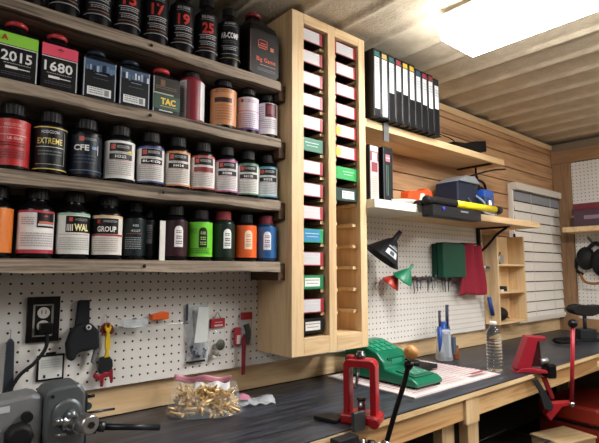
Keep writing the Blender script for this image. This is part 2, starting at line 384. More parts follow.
bottle('powder_bottle', 'white bottle with black GROUP band on the lowest shelf', .444, BY, 1.397, .039, .174, .123,
       [('r', -.11, .11, .112, .118, 'd9b98f'), ('r', -.06, .030, .068, .110, K_), ('r', -.026, -.018, .096, .106, 'c13a2c'), ('t', 'HODGDON', .008, .102, .006, .034, 'c9c9cc', 0), ('t', 'GROUP', -.001, .081, .015, .048, 'f0ece6', .03), ('r', -.11, .11, .063, .067, 'a8323a'), ('l', -.036, .030, .055, 7, .0055, 'b9b2ae')], base='ebe5e0', group=G3)
bottle('powder_bottle', 'dark teal labelled bottle set back beside the GROUP bottle on the lowest shelf', .528, -.09, 1.397, .035, .168, .120,
       [('t', 'H50', .006, .098, .007, .016, 'b9c4c4', .02), ('t', '4227', .006, .083, .007, .026, 'a9b4b4', .02), ('l', -.020, .022, .074, 1, .003, 'a8505a'), ('l', -.022, .022, .062, 6, .006, '8e979b')], base='122023', group=G3)
bottle('powder_bottle', 'narrow black bottle with a grey patch left of the maroon bottle on the lowest shelf', .580, -.075, 1.397, .021, .150, .118,
       [('r', -.006, .010, .05, .105, '7a7c80'), ('l', -.004, .008, .098, 6, .007, '303236')], base='14151a', group=G3)
tag(MB().box(-.008, .008, -.002, .002, 0, .115, white).build('index_card', loc=(.594, -.140, 1.3975)), 'upright white card strip standing against the maroon bottle', 'card')
bottle('powder_bottle', 'maroon bottle with white arched badge on the lowest shelf', .643, BY, 1.397, .0375, .164, .119, badge('f0eeee', '4a2030', .012), base='32141f', group=G3)
bottle('powder_bottle', 'lime green bottle with black arched badge on the lowest shelf', .727, BY, 1.397, .0385, .158, .119, badge('1c2418', 'b9d48a', .010)[:-1] + [('l', -.03, .03, .035, 3, .006, '2f6a1c'), ('l', -.032, -.008, .095, 3, .006, '3e8a24')], base='6fcf2e', group=G3)
bottle('powder_bottle', 'dark green bottle with red cap and white arched badge on the lowest shelf', .811, BY, 1.397, .0370, .160, .121, badge('eef0ee', '2a3a30', .014), base='0e241a', cap='8a2430', body='16241d', group=G3)
bottle('powder_bottle', 'plain orange bottle with pale badge between the green and blue bottles', .895, BY, 1.397, .0385, .157, .117, badge('f2dcc4', 'c8763a', .012), base='e8601c', group=G3)
bottle('powder_bottle', 'blue bottle with dark red cap and white badge, rightmost on the lowest shelf', .980, BY, 1.397, .0375, .158, .118, badge('f1f4f8', '28558a', .006), base='2563a0', cap='7c2432', body='1c3552', group=G3)
# row 2
bottle('powder_bottle', 'red labelled bottle at the left end of the second shelf', .206, BY, 1.605, .0395, .170, .128,
       [('t', 'HODGDON', .0, .112, .007, .036, 'e8b0ac', 0), ('l', -.03, .03, .103, 1, .004, 'e8a09a'), ('r', -.03, .032, .086, .088, 'e8a09a'), ('t', 'LIL GUN', .006, .079, .006, .030, 'f0d8d4', .01), ('l', -.03, .03, .066, 2, .006, '5a1014'), ('l', -.03, .03, .048, 4, .006, '701a1e')], base='b8262b', lz=(.013, .126), group=G2)
bottle('powder_bottle', 'black bottle with gold bordered EXTREME label on the second shelf', .291, BY, 1.605, .0400, .168, .128,
       [('r', -.11, .11, .120, .1225, 'd9c05a'), ('r', -.11, .11, .014, .0165, 'd9c05a'), ('t', 'HODGDON', .0, .109, .008, .040, 'c9ccd2', .01), ('t', 'EXTREME', .0, .086, .015, .058, 'e5cf70', .008), ('r', -.032, .034, .070, .0715, 'cfd0c8'), ('l', -.026, .028, .058, 2, .008, '5e6a72'), ('r', -.032, .034, .026, .0275, '9a9a94'), ('r', .034, .0355, .026, .112, '9a9a94')], base='0c0d12', lz=(.013, .124), group=G2)
bottle('powder_bottle', 'dark navy bottle with big white CFE letters on the second shelf', .378, BY, 1.605, .0410, .167, .127,
       [('r', -.016, -.004, .101, .113, 'c83b2c'), ('t', 'HODGDON', .012, .107, .0065, .030, '9aa6b4', 0), ('t', 'CFE', -.010, .083, .016, .038, 'f4f4f6', .03), ('r', .016, .030, .080, .088, '4a78b0'), ('r', .031, .033, .066, .092, 'e8e8ee'), ('l', -.026, .026, .060, 3, .009, '34445a'), ('r', -.11, .11, .022, .024, '5a7494')], base='0d1422', group=G2)
bottle('powder_bottle', 'white bottle with H322 label and yellow star on the second shelf', .469, BY, 1.605, .0410, .166, .125, paper('e8eaea', 'HODGDON', 'H322', star=True), base=W_, group=G2)
bottle('powder_bottle', 'white and blue bottle reading BL-C(2) on the second shelf', .560, BY, 1.605, .0388, .164, .124, paper('3a4a8c', 'HODGDON', 'BL-C(2)'), base=W_, group=G2)
bottle('powder_bottle', 'white bottle with orange rim reading H414 on the second shelf', .645, BY, 1.605, .0380, .165, .124, paper('d98a4a', 'HODGDON', 'H414'), base='e9e3dc', group=G2)
bottle('powder_bottle', 'white bottle with dark red band reading VARGET on the second shelf', .731, BY, 1.605, .0385, .164, .124, paper('b84038', 'HODGDON', 'VARGET', small='7c1c26', wc='8c2a34'), base='ebe6e2', group=G2)
bottle('powder_bottle', 'white bottle with magenta rim reading H380 on the second shelf', .818, BY, 1.605, .0370, .165, .123, paper('a84a80', 'HODGDON', 'H380'), base='e8e2e6', group=G2)
bottle('powder_bottle', 'white bottle with green rim reading H110 on the second shelf', .902, BY, 1.605, .0375, .163, .120, paper('4f8a6a', 'HODGDON', 'H110'), base='e6e8e4', group=G2)
bottle('powder_bottle', 'white and cyan bottle reading H335, rightmost on the second shelf', .984, BY, 1.605, .0368, .163, .118, paper('4ba0bd', 'HODGDON', 'H335'), base='dfe8ec', group=G2)
# row 1
for x, num, accent, lab, cw, dz in ((.201, '2015', '8fd046', 'square black jug reading 2015 with lime band and red cap', .090, .002), (.294, '1680', 'e0506a', 'square black jug reading 1680 with pink band and red cap', .088, 0)):
    h = .119
    jug('powder_jug', lab, x, BY - .006, 1.82, cw, .085, .158 + dz, .119,
        [('r', -.042, .042, .004, h - .002, '0c0d11'), ('r', -.042, .042, h - .032, h - .002, accent), ('r', -.042, .042, h - .036, h - .034, 'e6e6e6'), ('r', .039, .0415, .004, h - .034, 'c9cdd2'), ('t', num, -.003, .060, .026, .066, 'e2e3e4', .02),
         ('l', -.030, .028, .041, 1, .004, 'a8a8ac'), ('r', -.026, .026, .030, .0325, 'e8e8e8'), ('r', -.026, .000, .0285, .035, 'e8e8e8'), ('l', -.034, .030, .018, 2, .005, '4a4a50'),
         ('t', '*' if num == '1680' else 'A', -.0 if num == '1680' else -.03, h - .016, .014, .014, '6a1a24' if num == '1680' else 'b03020', .03)], group=G1)
for x, lab in ((.393, 'square navy jug with pale wildlife band, left one of two alike'), (.488, 'square navy jug with pale wildlife band, right one of two alike, beside the TAC jug')):
    it = [('r', -.041, .041, .004, .107, '0b0e16'), ('r', -.041, .041, .078, .106, '3f5878'), ('r', -.0415, -.039, .004, .108, 'a9b4c4'), ('r', .039, .0415, .004, .108, 'a9b4c4'), ('r', -.032, .030, .010, .032, 'e2e4e6'), ('l', -.028, .010, .027, 3, .006, '7a7c80'), ('r', .012, .024, .013, .029, '8c8e92'), ('l', -.012, .018, .068, 1, .005, '8a94a4'), ('l', -.018, .024, .056, 1, .004, '4a5468')]
    rr = random.Random(int(x * 1000))
    for k in range(9):
        u = -.036 + k * .0085; zz = .082 + rr.uniform(-.006, .004); it.append(('r', u, u + rr.uniform(.004, .009), zz - .004, zz + rr.uniform(.008, .018), rr.choice(['9fb4cc', '26384e', 'd0dae6', '5d7898', '1b2838'])))
    jug('powder_jug', lab, x, BY - .006, 1.82, .086, .085, .144, .109, it, cap='1d2636', group=G1, body='10131a')
jug('powder_jug', 'square dark green jug reading TAC in yellow with a red cap', .583, BY - .006, 1.82, .086, .085, .146, .111,
    [('r', -.041, .041, .004, .109, '1a211f'), ('r', -.041, .041, .060, .109, '24221f'), ('r', -.0415, -.039, .004, .109, 'a9b0b4'), ('r', -.020, -.006, .084, .102, '6b4a2c'), ('l', -.034, .03, .080, 2, .006, '6a5238'), ('r', -.041, .020, .058, .062, '9fb0a0'), ('r', -.041, .041, .014, .056, '1f4a38'), ('t', 'TAC', .004, .038, .020, .046, 'e8c63c', .04), ('l', -.02, .03, .022, 1, .004, 'c9b060'), ('r', -.024, .018, .008, .011, 'c9d0cc')], cap='bb3038', group=G1)
bottle('metal_canister', 'shiny maroon and silver canister with a black cap on the third shelf', .686, BY, 1.82, .0405, .166, .136, [('r', -.11, -.014, .010, .132, 'd9d7dc'), ('l', -.030, -.020, .12, 12, .008, '8a6a72'), ('r', .030, .11, .010, .132, 'd9d7dc')], base='7c1e2c', lz=(.010, .133), rough=.2, group=G1, body='8a2838')
bottle('metal_canister', 'shiny copper coloured canister with a dark band on the third shelf', .803, BY, 1.82, .0430, .170, .138, [('r', -.03, .03, .088, .104, '3a1a16'), ('t', '*', -.024, .120, .016, .016, '6a2418', .03), ('l', -.026, .030, .128, 2, .006, '8a5a38'), ('l', -.026, .030, .075, 6, .009, 'a86c44')], base='c88a5c', lz=(.014, .134), rough=.2, group=G1)
bottle('powder_bottle', 'lilac white bottle beside the copper canister on the third shelf', .900, BY, 1.82, .0380, .165, .133, [('r', -.024, -.014, .112, .122, '7a2a34'), ('l', -.010, .028, .118, 2, .006, '9a7a9c'), ('r', -.11, .11, .080, .083, 'c88a9c'), ('l', -.028, .028, .070, 7, .007, 'a594ac'), ('r', -.11, .11, .018, .024, '6c4a8c')], base='ddd3e2', lz=(.018, .130), group=G1)
bottle('powder_bottle', 'white bottle with a dark red panel, rightmost on the third shelf', .982, BY, 1.82, .0375, .162, .130, [('r', -.006, .040, .078, .126, '5a1424'), ('r', .002, .020, .088, .118, '8a4a52'), ('l', -.030, -.010, .112, 7, .008, 'a9a2ae'), ('l', -.030, .036, .066, 5, .007, 'b0a4b0')], base='e4e0e6', lz=(.018, .128), group=G1)
# row 0: tall cans
def can(x, num, lab, ww=.037, r=.0375, col_='c8322a', top=.225):
    it = [('r', -.11, .11, .036, .039, '9a9aa2'), ('t', 'RELODER', .004, .150, .009, .040, 'b9b9be', .01), ('l', -.018, .024, .140, 1, .005, '8a8a90')]
    it += [('t', num, .004, .1125, .036, ww, col_, .03), ('r', -.026, .036, .0885, .0905, 'c9c9ce'), ('l', -.020, .030, .082, 2, .0055, 'b4b4ba'), ('r', -.024, .034, .0665, .068, 'c9c9ce'), ('l', -.018, .028, .060, 2, .005, 'a4a4aa'), ('r', -.026, .032, .0455, .0475, '9c6a50')]
    return bottle('powder_can', lab, x, BY, 2.025, r, top, .165, it, body='0d0d12', base='09090d', lz=(.040, .162), group=G0, cat='can', rough=.22, capr=.62, extra=R(4))
can(.222, '7', 'leftmost tall black can on the topmost shelf, mostly out of frame')
can(.308, '10', 'tall black can second from the left on the topmost shelf')
can(.392, '12', 'tall black can two places left of the red 17 can')
can(.476, '15', 'tall black can just left of the can with the red 17')
can(.562, '17', 'tall black can with red number 17 on the topmost shelf')
can(.648, '19', 'tall black can with red number 19 on the topmost shelf')
can(.734, '25', 'tall black can with red number 25 on the topmost shelf')
t = bottle('powder_can', 'tall black can reading AR-COMP in white, beside the Big Game jug', .820, BY, 2.025, .0378, .222, .165,
   [('t', 'ALLIANT', .004, .158, .008, .038, 'b9b9be', .01), ('l', -.018, .026, .148, 1, .005, '8a8a90'), ('t', 'AR-COMP', .004, .116, .021, .062, 'eceef0', .03), ('l', -.020, .024, .096, 2, .006, '5a5e66'), ('r', -.026, .036, .079, .0805, 'b0b4ba'), ('l', -.018, .026, .072, 2, .006, 'b4b8be'), ('r', -.026, .032, .051, .0525, 'b0b4ba'), ('r', -.11, .11, .036, .039, '8a8560')], body='0b0c11', base='090a0f', lz=(.040, .164), group=G0, cat='can', rough=.22, capr=.6)
jug('powder_jug', 'large black jug reading Big Game beside the tall pine cabinet', .934, -.115, 2.025, .125, .105, .240, .165,
    [('r', -.058, .060, .012, .158, '0c0c11'), ('r', -.060, -.057, .012, .160, '5a2a26'), ('t', 'Big Game', .006, .060, .020, .080, 'e2603c', .008), ('l', -.020, .046, .042, 1, .005, 'c09080'), ('l', -.030, .046, .028, 2, .006, '6a6e76'),
     ('r', -.024, .006, .100, .104, 'b85440'), ('r', -.026, .010, .108, .112, 'b85440'), ('r', -.020, .004, .116, .120, 'b85440'), ('r', -.030, -.026, .102, .128, 'a04a3a'), ('r', .006, .010, .102, .130, 'a04a3a'), ('r', -.024, .006, .128, .131, 'a04a3a'), ('r', .022, .036, .098, .112, 'b86848')], cap='8a2430', group=G0, neckx=-.014, body='0a0a0e', sh=.052, cr=.027)

# ------------------------------------------------------------------ tall pine cabinet of bullet boxes
X0, X1, YF, Z0, Z1 = 1.03, 1.409, -.2, 1.080, 2.298
cab = thing('pine_cabinet', 'tall narrow pine cabinet with two columns of small boxes', 'cabinet', (0, 0, 0))
MB().box(X0, X0 + .018, YF + .019, -.001, Z0, Z1, pineZ).build('side_panel', cab, bevel=.001)
MB().box(X1 - .018, X1, YF + .019, -.001, Z0, Z1, pineZ).build('side_panel', cab, bevel=.001)
MB().box(1.207, 1.240, YF + .019, -.006, Z0 + .02, Z1 - .02, pineZ).build('divider', cab)
MB().box(X0 + .018, X1 - .018, -.006, -.001, Z0, Z1, pineZ).build('back_panel', cab)
MB().box(X0 + .018, X1 - .018, YF + .019, -.006, Z0, Z0 + .058, pineX).build('bottom_panel', cab)
MB().box(X0 + .018, X1 - .018, YF + .019, -.006, Z1 - .03, Z1, pineX).build('top_panel', cab)
for a, c in ((X0, 1.084), (1.205, 1.242), (X1 - .036, X1)): MB().box(a, c, YF, YF + .0185, Z0, Z1, pineZ).build('stile', cab, bevel=.0015)
for a, c in ((1.0845, 1.2045), (1.2425, X1 - .0365)):
    MB().box(a, c, YF, YF + .0185, Z0, Z0 + .058, pineX).build('rail', cab, bevel=.001); MB().box(a, c, YF, YF + .0185, Z1 - .036, Z1, pineX).build('rail', cab, bevel=.001)
slots = [2.234 - .0822 * i for i in range(14)]
mr = M('c9a67a', .5)
for ci, (a, c) in enumerate(((1.0485, 1.2065), (1.2405, X1 - .0185))):
    for k, zc in enumerate(slots):
        if zc < 1.17: continue
        for side in (0, 1):
            x = (a, a + .03) if side == 0 else (c - (.022 if ci == 0 or k < 8 else .036), c - .001)
            MB().box(x[0], x[1], YF + .025, -.007, zc - .040, zc - .028, palepine).build('runner', cab, bevel=.001)
def bbox(ci, zc, body, face, spot, lab, wd=.136, hh=.050, lab2=None, yellow=False):
    x = (1.0500 if ci == 0 else 1.2430); xm = x + .004
    t = thing('bullet_box', lab, 'box', (xm + wd / 2, -.10, zc - .0275), R(random.uniform(-1, 1)), 'bullet boxes in the pine cabinet')
    MB().box(-wd / 2, wd / 2, -.085, .08, 0, hh, M('17110f', .5)).build('box_body', t, bevel=.0015)
    lb = MB(); items = [('r', -wd / 2 + .001, wd / 2 - .001, .001, hh - .001, body), ('r', -wd / 2 + .018, wd / 2 - .016, .004, hh - .003, face)]
    ink = 'a0a0a4' if face[0] in 'def' else 'c8e0d8'
    if yellow: items.append(('r', -wd / 2 + .012, -wd / 2 + .036, .008, hh - .010, 'e8b93a'))
    if lab2: items.append(('r', -.02, wd / 2 - .018, .010, hh - .010, lab2)); ink = '606468'
    items += [('l', -.018, wd / 2 - .022, hh * .62, 1, .006, ink), ('l', -.012, wd / 2 - .026, hh * .40, 1, .005, ink)]
    layout(lb, items, flat(-.085)); lb.build('label', t)
ords = ['topmost', 'second from the top', 'third from the top', 'fourth from the top', 'fifth from the top', 'sixth from the top', 'seventh from the top', 'eighth from the top', 'ninth from the top', 'tenth from the top', 'eleventh from the top', 'twelfth from the top', 'thirteenth from the top', 'bottom']
REDB = ('a32632', 'cfccd2')
L = {5: ('2c6a54', '2f7a60'), 9: ('1f9a5c', '2f88b8'), 11: ('1f7a4c', '1f8a56'), 13: ('17181a', '17181a')}
for i, zc in enumerate(slots):
    if i in L: bd, fc = L[i]
    else: bd, fc = REDB
    nm = {5: 'teal green box', 9: 'green and blue box', 11: 'green box with white patch', 13: 'black box with white patch'}.get(i, 'red ended white box' + (' with yellow corner' if i in (8, 10, 12) else ''))
    z_ = zc if i < 13 else 1.178
    bbox(0, z_, bd, fc, None, '%s, %s in the left cabinet column' % (nm, ords[i]), lab2={5: None, 11: 'e6ece8', 13: 'e0e0dc'}.get(i), yellow=i in (8, 10, 12))
Rr = {6: ('1f9a4a', '2aa456'), 7: ('1c3834', '1c3834')}
for i in range(8):
    bd, fc = Rr.get(i, REDB)
    nm = {6: 'bright green box', 7: 'dark green box with white face'}.get(i, 'red ended white box' + (' with yellow corner' if i in (4, 5) else ''))
    bbox(1, slots[i], bd, fc, None, '%s, %s in the right cabinet column' % (nm, ords[i]), wd=.126, lab2={7: 'e4e8e6'}.get(i), yellow=i in (4, 5))

# ------------------------------------------------------------------ right shelves
s = thing('wall_shelf', 'upper right pine shelf holding the row of black binders', 'shelf', (0, 0, 0))
MB().box(1.4105, 2.55, -.198, .021, 1.943, 1.976, palepine).build('plank', s, bevel=.002)
MB().box(2.42, 2.445, -.18, .018, 1.936, 1.9425, mblack).build('bracket', s)
s = thing('wall_shelf', 'lower right shelf, white front and bare wood end, above the pegboard', 'shelf', (0, 0, 0))
MB().box(1.4105, 1.76, -.24, .021, 1.612, 1.647, M('dcd6c8', .5)).build('white_plank', s, bevel=.002)
MB().box(1.7605, 2.86, -.24, .021, 1.612, 1.645, palepine).build('wood_plank', s, bevel=.002)
MB().box(2.575, 2.60, -.012, -.001, 1.44, 1.611, mblack).box(2.575, 2.60, -.19, -.012, 1.603, 1.611, mblack).tube([(2.5875, -.012, 1.47), (2.5875, -.06, 1.51), (2.5875, -.12, 1.57), (2.5875, -.175, 1.603)], .007, mblack).build('bracket', s)

# binders
cols = [('2a6a68', 'dfe3e8', .215), ('b9a060', 'e6e8ec', .24), ('1f5a58', 'c8d0d8', .13), ('8a2f3c', 'dfe2e8', .11), ('c9a832', 'dfe2e8', .115), ('c9a832', 'dfe2e8', .125), ('2a4a60', 'd0d6de', .115), ('8a2a3c', 'dfe2e8', .12), ('7a2a34', 'dfe2e8', .125), ('1e2226', 'dfe2e8', .11)]
names = ['full length white spine card and teal top', 'full length white spine card and tan top', 'pale grey half card and teal top', 'half length card under a red tab', 'half length card under a yellow tab, fifth from the cabinet', 'half length card under a yellow tab, sixth from the cabinet', 'narrow pale card and dark blue top', 'half length card under a crimson tab', 'half length card under a maroon tab', 'plain black top, rightmost of the row']
for i, ((tc, lc, ln), nm) in enumerate(zip(cols, names)):
    x = 1.426 + i * .0462; h = .288 if i < 6 else (.280 if i < 9 else .272)
    t = thing('ring_binder', 'black binder with ' + nm, 'binder', (x + .022, -.106, 1.9765), 0, 'black binders on the upper right shelf')
    MB().box(-.0215, .0215, -.125, .12, .004, h, M('0f1014', .35)).build('cover', t, bevel=.003)
    MB().box(-.0215, -.0185, -.13, .12, 0, .0035, black).box(.0185, .0215, -.13, .12, 0, .0035, black).build('foot_edge', t)
    lb = MB(); layout(lb, [('r', -.014, .0155, h - .034 - ln, h - .034, lc), ('r', -.014, .0155, h - .030, h - .010, tc), ('r', .0185, .0205, .02, h - .02, '6c7076'), ('l', -.010, .012, h - .06, 3, .012, 'a8acb4')], flat(-.125)); lb.build('spine_card', t)
# tall boxes on the lower right shelf
t = thing('tall_box', 'tall pinkish white box standing by the cabinet on the lower right shelf', 'box', (1.474, -.155, 1.6475), 0)
MB().box(-.028, .028, -.03, .03, 0, .232, M('17161a', .4)).build('carton', t, bevel=.001)
lb = MB(); layout(lb, [('r', -.022, .027, .004, .228, 'd9c0bc'), ('r', -.022, .027, .165, .205, '8a4a50'), ('r', -.016, .022, .120, .160, '8a3a46'), ('r', -.012, .018, .165, .200, 'e0d0cc'), ('l', -.012, .018, .10, 10, .009, 'b89c98')], flat(-.03)); lb.build('label', t)
t = thing('tall_box', 'tall black box with a small pink square beside the pinkish white box', 'box', (1.562, -.155, 1.6475), 0)
MB().box(-.030, .030, -.03, .03, 0, .236, M('14161a', .35)).build('carton', t, bevel=.001)
lb = MB(); layout(lb, [('r', -.014, .014, .175, .205, 'c07884'), ('r', -.012, .012, .188, .192, 'e6dada'), ('r', -.002, .002, .03, .16, '4a8060'), ('r', -.012, -.008, .03, .16, '6a6e74'), ('r', -.029, -.0265, .002, .232, '5a6a70'), ('r', .0265, .029, .002, .232, '3a4448')], flat(-.03)); lb.build('label', t)
tag(MB().box(1.515, 1.548, -.206, -.1995, 1.90, 1.976, M('6f7274', .4, .6)).box(1.515, 1.548, -.206, -.10, 1.9765, 1.9785, M('6f7274', .4, .6)).build('strap_bracket'), 'short grey metal strap bent over the front of the upper shelf', 'bracket')

# yellow tool on black case, charger and cables
t = thing('paper_plate', 'white crumpled paper tray behind the yellow tool', 'tray', (1.66, -.15, 1.648))
MB().lathe([(.05, 0), (.075, .006), (.088, .018), (.084, .018), (.05, .003)], white, n=24).build('tray', t)
t = thing('caulking_tool', 'orange plastic tool lying behind the black case on the lower right shelf', 'tool', (1.87, -.10, 1.646), R(4))
MB().prism([(-.10, .04), (-.09, .085), (.02, .095), (.06, .115), (.105, .10), (.13, .03), (.06, .0), (-.08, .0)], 'y', -.025, .025, M('dd5220', .4)).build('tool_body', t, bevel=.006)
MB().prism([(-.02, .03), (.0, .082), (.035, .085), (.04, .03)], 'y', -.028, .028, M('d8d4cc', .5)).build('grip', t, bevel=.003)
t = thing('battery_charger', 'dark blue box with a grey lid and cables beside the orange tool', 'charger', (2.225, -.085, 1.6455), 0)
MB().box(-.085, .11, -.07, .06, 0, .172, M('1b2438', .4)).build('case', t, bevel=.008)
MB().prism([(-.075, .173), (-.01, .208), (.08, .210), (.135, .174)], 'y', -.075, .062, M('8f949c', .45)).build('lid', t, bevel=.004)
b = MB(); b.box(.125, .19, -.10, -.02, .01, .11, M('24406e', .35)); b.box(.135, .235, -.09, -.03, .09, .150, M('2456b4', .35)); b.cyl((.15, -.11, .03), (.15, -.11, .09), .012, steel); b.cyl((.215, -.08, .02), (.215, -.08, .12), .018, M('1c3c82', .35)); b.build('motor', t, bevel=.004)
b = MB()
b.tube([(.05, 0, .15), (.10, -.04, .20), (.17, -.07, .19), (.20, -.06, .13), (.17, -.03, .10)], .007, black)
b.tube([(.12, -.04, .05), (.20, -.03, .17), (.28, -.04, .13), (.31, -.05, .06), (.29, -.08, .03)], .007, black)
b.tube([(.16, -.05, .12), (.19, -.03, .19), (.205, -.01, .25), (.22, .0, .288)], .006, black)
b.tube([(.02, -.02, .15), (.07, -.04, .21), (.15, -.06, .24), (.26, -.08, .27), (.36, -.10, .285)], .005, black)
b.build('cable', t)
b = MB(); b.tube([(.08, -.075, .11), (.12, -.10, .07), (.10, -.10, .03), (.15, -.12, .012), (.2, -.12, .02)], .005, M('9aa0a8', .4)); b.tube([(.0, -.075, .09), (.05, -.09, .05), (.13, -.12, .05), (.18, -.10, .09)], .004, M('6a7078', .4)); b.build('clip_lead', t)
t = thing('black_case', 'flat black case under the yellow tool, overhanging the lower right shelf', 'case', (1.88, -.245, 1.646), R(0))
MB().box(-.20, .20, -.02, .14, .0, .018, black).build('case_lid', t, bevel=.004)
MB().box(-.18, .205, -.062, -.006, -.052, -.002, M('15161c', .35)).build('case_tray', t, bevel=.004)
MB().ball((-.105, -.064, -.016), .010, M('2a3ab0', .3), (1, .3, 1)).build('blue_button', t)
MB().box(.03, .09, -.0635, -.062, -.022, -.014, M('7a7e84', .4)).build('badge', t)
t = thing('tube_tool', 'yellow barrelled tool with black handle lying across the flat black case', 'tool', (1.87, -.29, 1.660))
MB().cyl((.02, 0, .002), (.335, -.02, .0), .017, M('e8cf1a', .35)).build('barrel', t)
MB().tube([(-.20, .0, -.002), (-.14, .0, .002), (-.05, .0, .002), (.02, 0, .002)], [.017, .020, .021, .016, .018, .015, .017, .019], mblack, 14).build('handle', t)
MB().cyl((.335, -.02, .0), (.378, -.022, .0), .019, mblack, .019).build('end_cap', t)
# black holster with cable at the end of the upper shelf
t = thing('dust_brush', 'black brush like tool with a cord on the planks above the bare upper shelf end', 'brush', (2.50, -.014, 2.05))
MB().prism([(-.19, .022), (-.06, .035), (.0, .055), (.15, .085), (.155, .02), (.06, .0), (-.14, .008)], 'y', -.03, .03, mblack).build('brush_body', t, bevel=.006)
MB().tube([(-.16, -.02, .02), (-.05, -.04, -.01), (.03, -.05, -.045), (.08, -.05, -.06), (.16, -.04, -.03), (.24, .01, -.01)], .0035, mblack).build('cord', t)
tag(MB().tube([(2.0, .018, 2.135), (2.2, .012, 2.115), (2.32, -.03, 2.08), (2.30, -.06, 2.0)], .003, mblack).build('wire', None), 'thin black wire running along the planks to the upper shelf end', 'wire')

# ------------------------------------------------------------------ window with blind
wn = tag(thing('window_1', None, None, (0, 0, 0)), kind='structure')
MB().box(3.02, 3.70, -.002, .021, 1.05, 1.93, white).build('frame', wn)
bl = thing('window_blind', 'white horizontal slat blind hanging in the window by the corner', 'blind', (0, 0, 0))
MB().box(3.0, 3.70, -.045, -.004, 1.885, 1.93, M('d8d4cc', .4)).build('headrail', bl, bevel=.002)
MB().box(3.0, 3.012, -.02, -.003, 1.60, 1.884, M('e8e6e0', .5)).build('side_channel', bl)
MB().box(3.02, 3.71, -.006, -.003, 1.06, 1.884, M('15161a', .7)).build('gap_shade_sheet', bl)  # dark sheet added behind the slats so the gaps look shaded
b = MB(); z = 1.876; k = 0
while z > 1.08:
    c = M('e6e3de', .45) if k else M('8a8f98', .4)  # top slat greyer: shading under the headrail put into its colour
    yb = -.012; b.add([(3.018, -.016, z), (3.71, -.016, z), (3.71, -.022, z - .0585), (3.018, -.022, z - .0585)], [(0, 1, 2, 3)], c)
    z -= .0650; k += 1
b.build('slats', bl, solid=.0016)
MB().box(3.0, 3.71, -.03, -.006, 1.05, 1.072, M('ddd9d2', .5)).build('bottom_rail', bl)
for x in (3.25, 3.55): MB().cyl((x, -.024, 1.07), (x, -.024, 1.885), .0012, white, n=6).build('ladder_cord', bl)

# ------------------------------------------------------------------ cubby shelf
cb = thing('cubby_shelf', 'small pine cubby with open compartments between red cloth and blind', 'shelf unit', (0, 0, 0))
CX0, CX1 = 2.64, 2.98
MB().box(CX0, CX0 + .014, -.088, -.002, 1.06, 1.575, pineZ).build('side_panel', cb); MB().box(CX1 - .016, CX1, -.088, .02, 1.06, 1.575, pineZ).build('side_panel', cb)
MB().box(CX0 + .014, CX1 - .016, .012, .021, 1.06, 1.575, pineZ).build('back_panel', cb)
for z in (1.062, 1.235, 1.393): MB().box(CX0 + .0145, CX1 - .0165, -.088, .011, z, z + .012, pineX).build('shelf', cb)
def small(name, lab, cat, parts, loc): 
    t = thing(name, lab, cat, loc)
    for n_, mb in parts: mb.build(n_, t)
    return t
small('dial_gauge', 'small dark dial gauge with chrome rim in the upper cubby compartment', 'gauge', [('dial', MB().cyl((0, -.01, .026), (0, .01, .026), .026, mblack)), ('rim', MB().lathe([(.026, 0), (.029, .002), (.029, .006), (.026, .006)], steel, (0, -.016, .029), (0, 1, 0))), ('stem', MB().cyl((0, 0, .04), (.012, 0, .07), .005, M('5a3c30', .5)))], (2.745, -.045, 1.4055))
small('tape_roll', 'black roll on its side in the middle cubby compartment', 'roll', [('roll', MB().lathe([(.012, 0), (.036, 0), (.036, .028), (.012, .028)], mblack, (0, 0, 0), caps=False)), ('tag', MB().box(-.05, -.018, -.03, -.0, 0, .010, white))], (2.745, -.045, 1.2475))
small('rubber_mallet_head', 'large black rounded block in the bottom cubby compartment', 'block', [('block', MB().ball((0, 0, .040), .044, mblack, (1.3, .9, .9))), ('pin', MB().cyl((.04, 0, .02), (.10, 0, .012), .006, M('6a4a36', .5)))], (2.74, -.04, 1.0745))
small('marker_pen', 'blue and white pen clipped to the left side of the cubby', 'pen', [('barrel', MB().cyl((-.03, 0, 0), (.02, 0, .0), .007, M('28407c', .4))), ('cap', MB().cyl((-.055, 0, 0), (-.03, 0, 0), .0075, white))], (2.605, -.045, 1.385))
small('marker_pen', 'blue handled tool hanging tilted below the red cloth, at the cubby side', 'pen', [('barrel', MB().cyl((.018, 0, -.05), (-.016, 0, .05), .012, M('1c3f86', .4))), ('clip', MB().cyl((-.016, 0, .05), (-.019, 0, .06), .005, steel))], (2.615, -.05, 1.165))

# ------------------------------------------------------------------ things on the left pegboard
t = thing('electrical_outlet', 'electrical outlet in a black frame with a plug in it', 'outlet', (.322, 0, 1.238))
b = MB(); 
for a in ((-.04, -.026, -.060, .060), (.026, .04, -.060, .060), (-.026, .026, .040, .060), (-.026, .026, -.060, -.046)): b.box(a[0], a[1], -.010, -.0005, a[2], a[3], black)
b.build('frame', t, bevel=.001)
MB().box(-.0255, .0255, -.004, -.0005, -.0455, .0395, M('c8c6c0', .4)).build('cover_plate', t)
b = MB(); b.box(-.020, .020, -.0055, -.0041, -.042, .036, mblack); b.lathe([(.015, 0), (.015, .003)], white, (0, -.0056, .017), (0, -1, 0)); b.lathe([(.015, 0), (.015, .003)], white, (0, -.0056, -.018), (0, -1, 0))
b.box(-.006, -.004, -.0092, -.0086, .014, .024, mblack); b.box(.004, .006, -.0092, -.0086, .014, .024, mblack); b.build('receptacle', t)
t = thing('power_plug', 'black plug in the outlet with a cable curving down left', 'plug', (.325, -.0095, 1.215))
MB().box(-.014, .016, -.024, 0, -.014, .014, black).build('plug_body', t, bevel=.003)
MB().tube([(.004, -.015, -.014), (.002, -.018, -.05), (-.022, -.02, -.085), (-.058, -.022, -.115), (-.080, -.024, -.16), (-.088, -.03, -.22), (-.08, -.05, -.27)], .0048, mblack, 12).build('cable', t)
t = thing('card_holder', 'white card in a black frame hung on the pegboard below the outlet', 'card holder', (.346, -.001, 1.108))
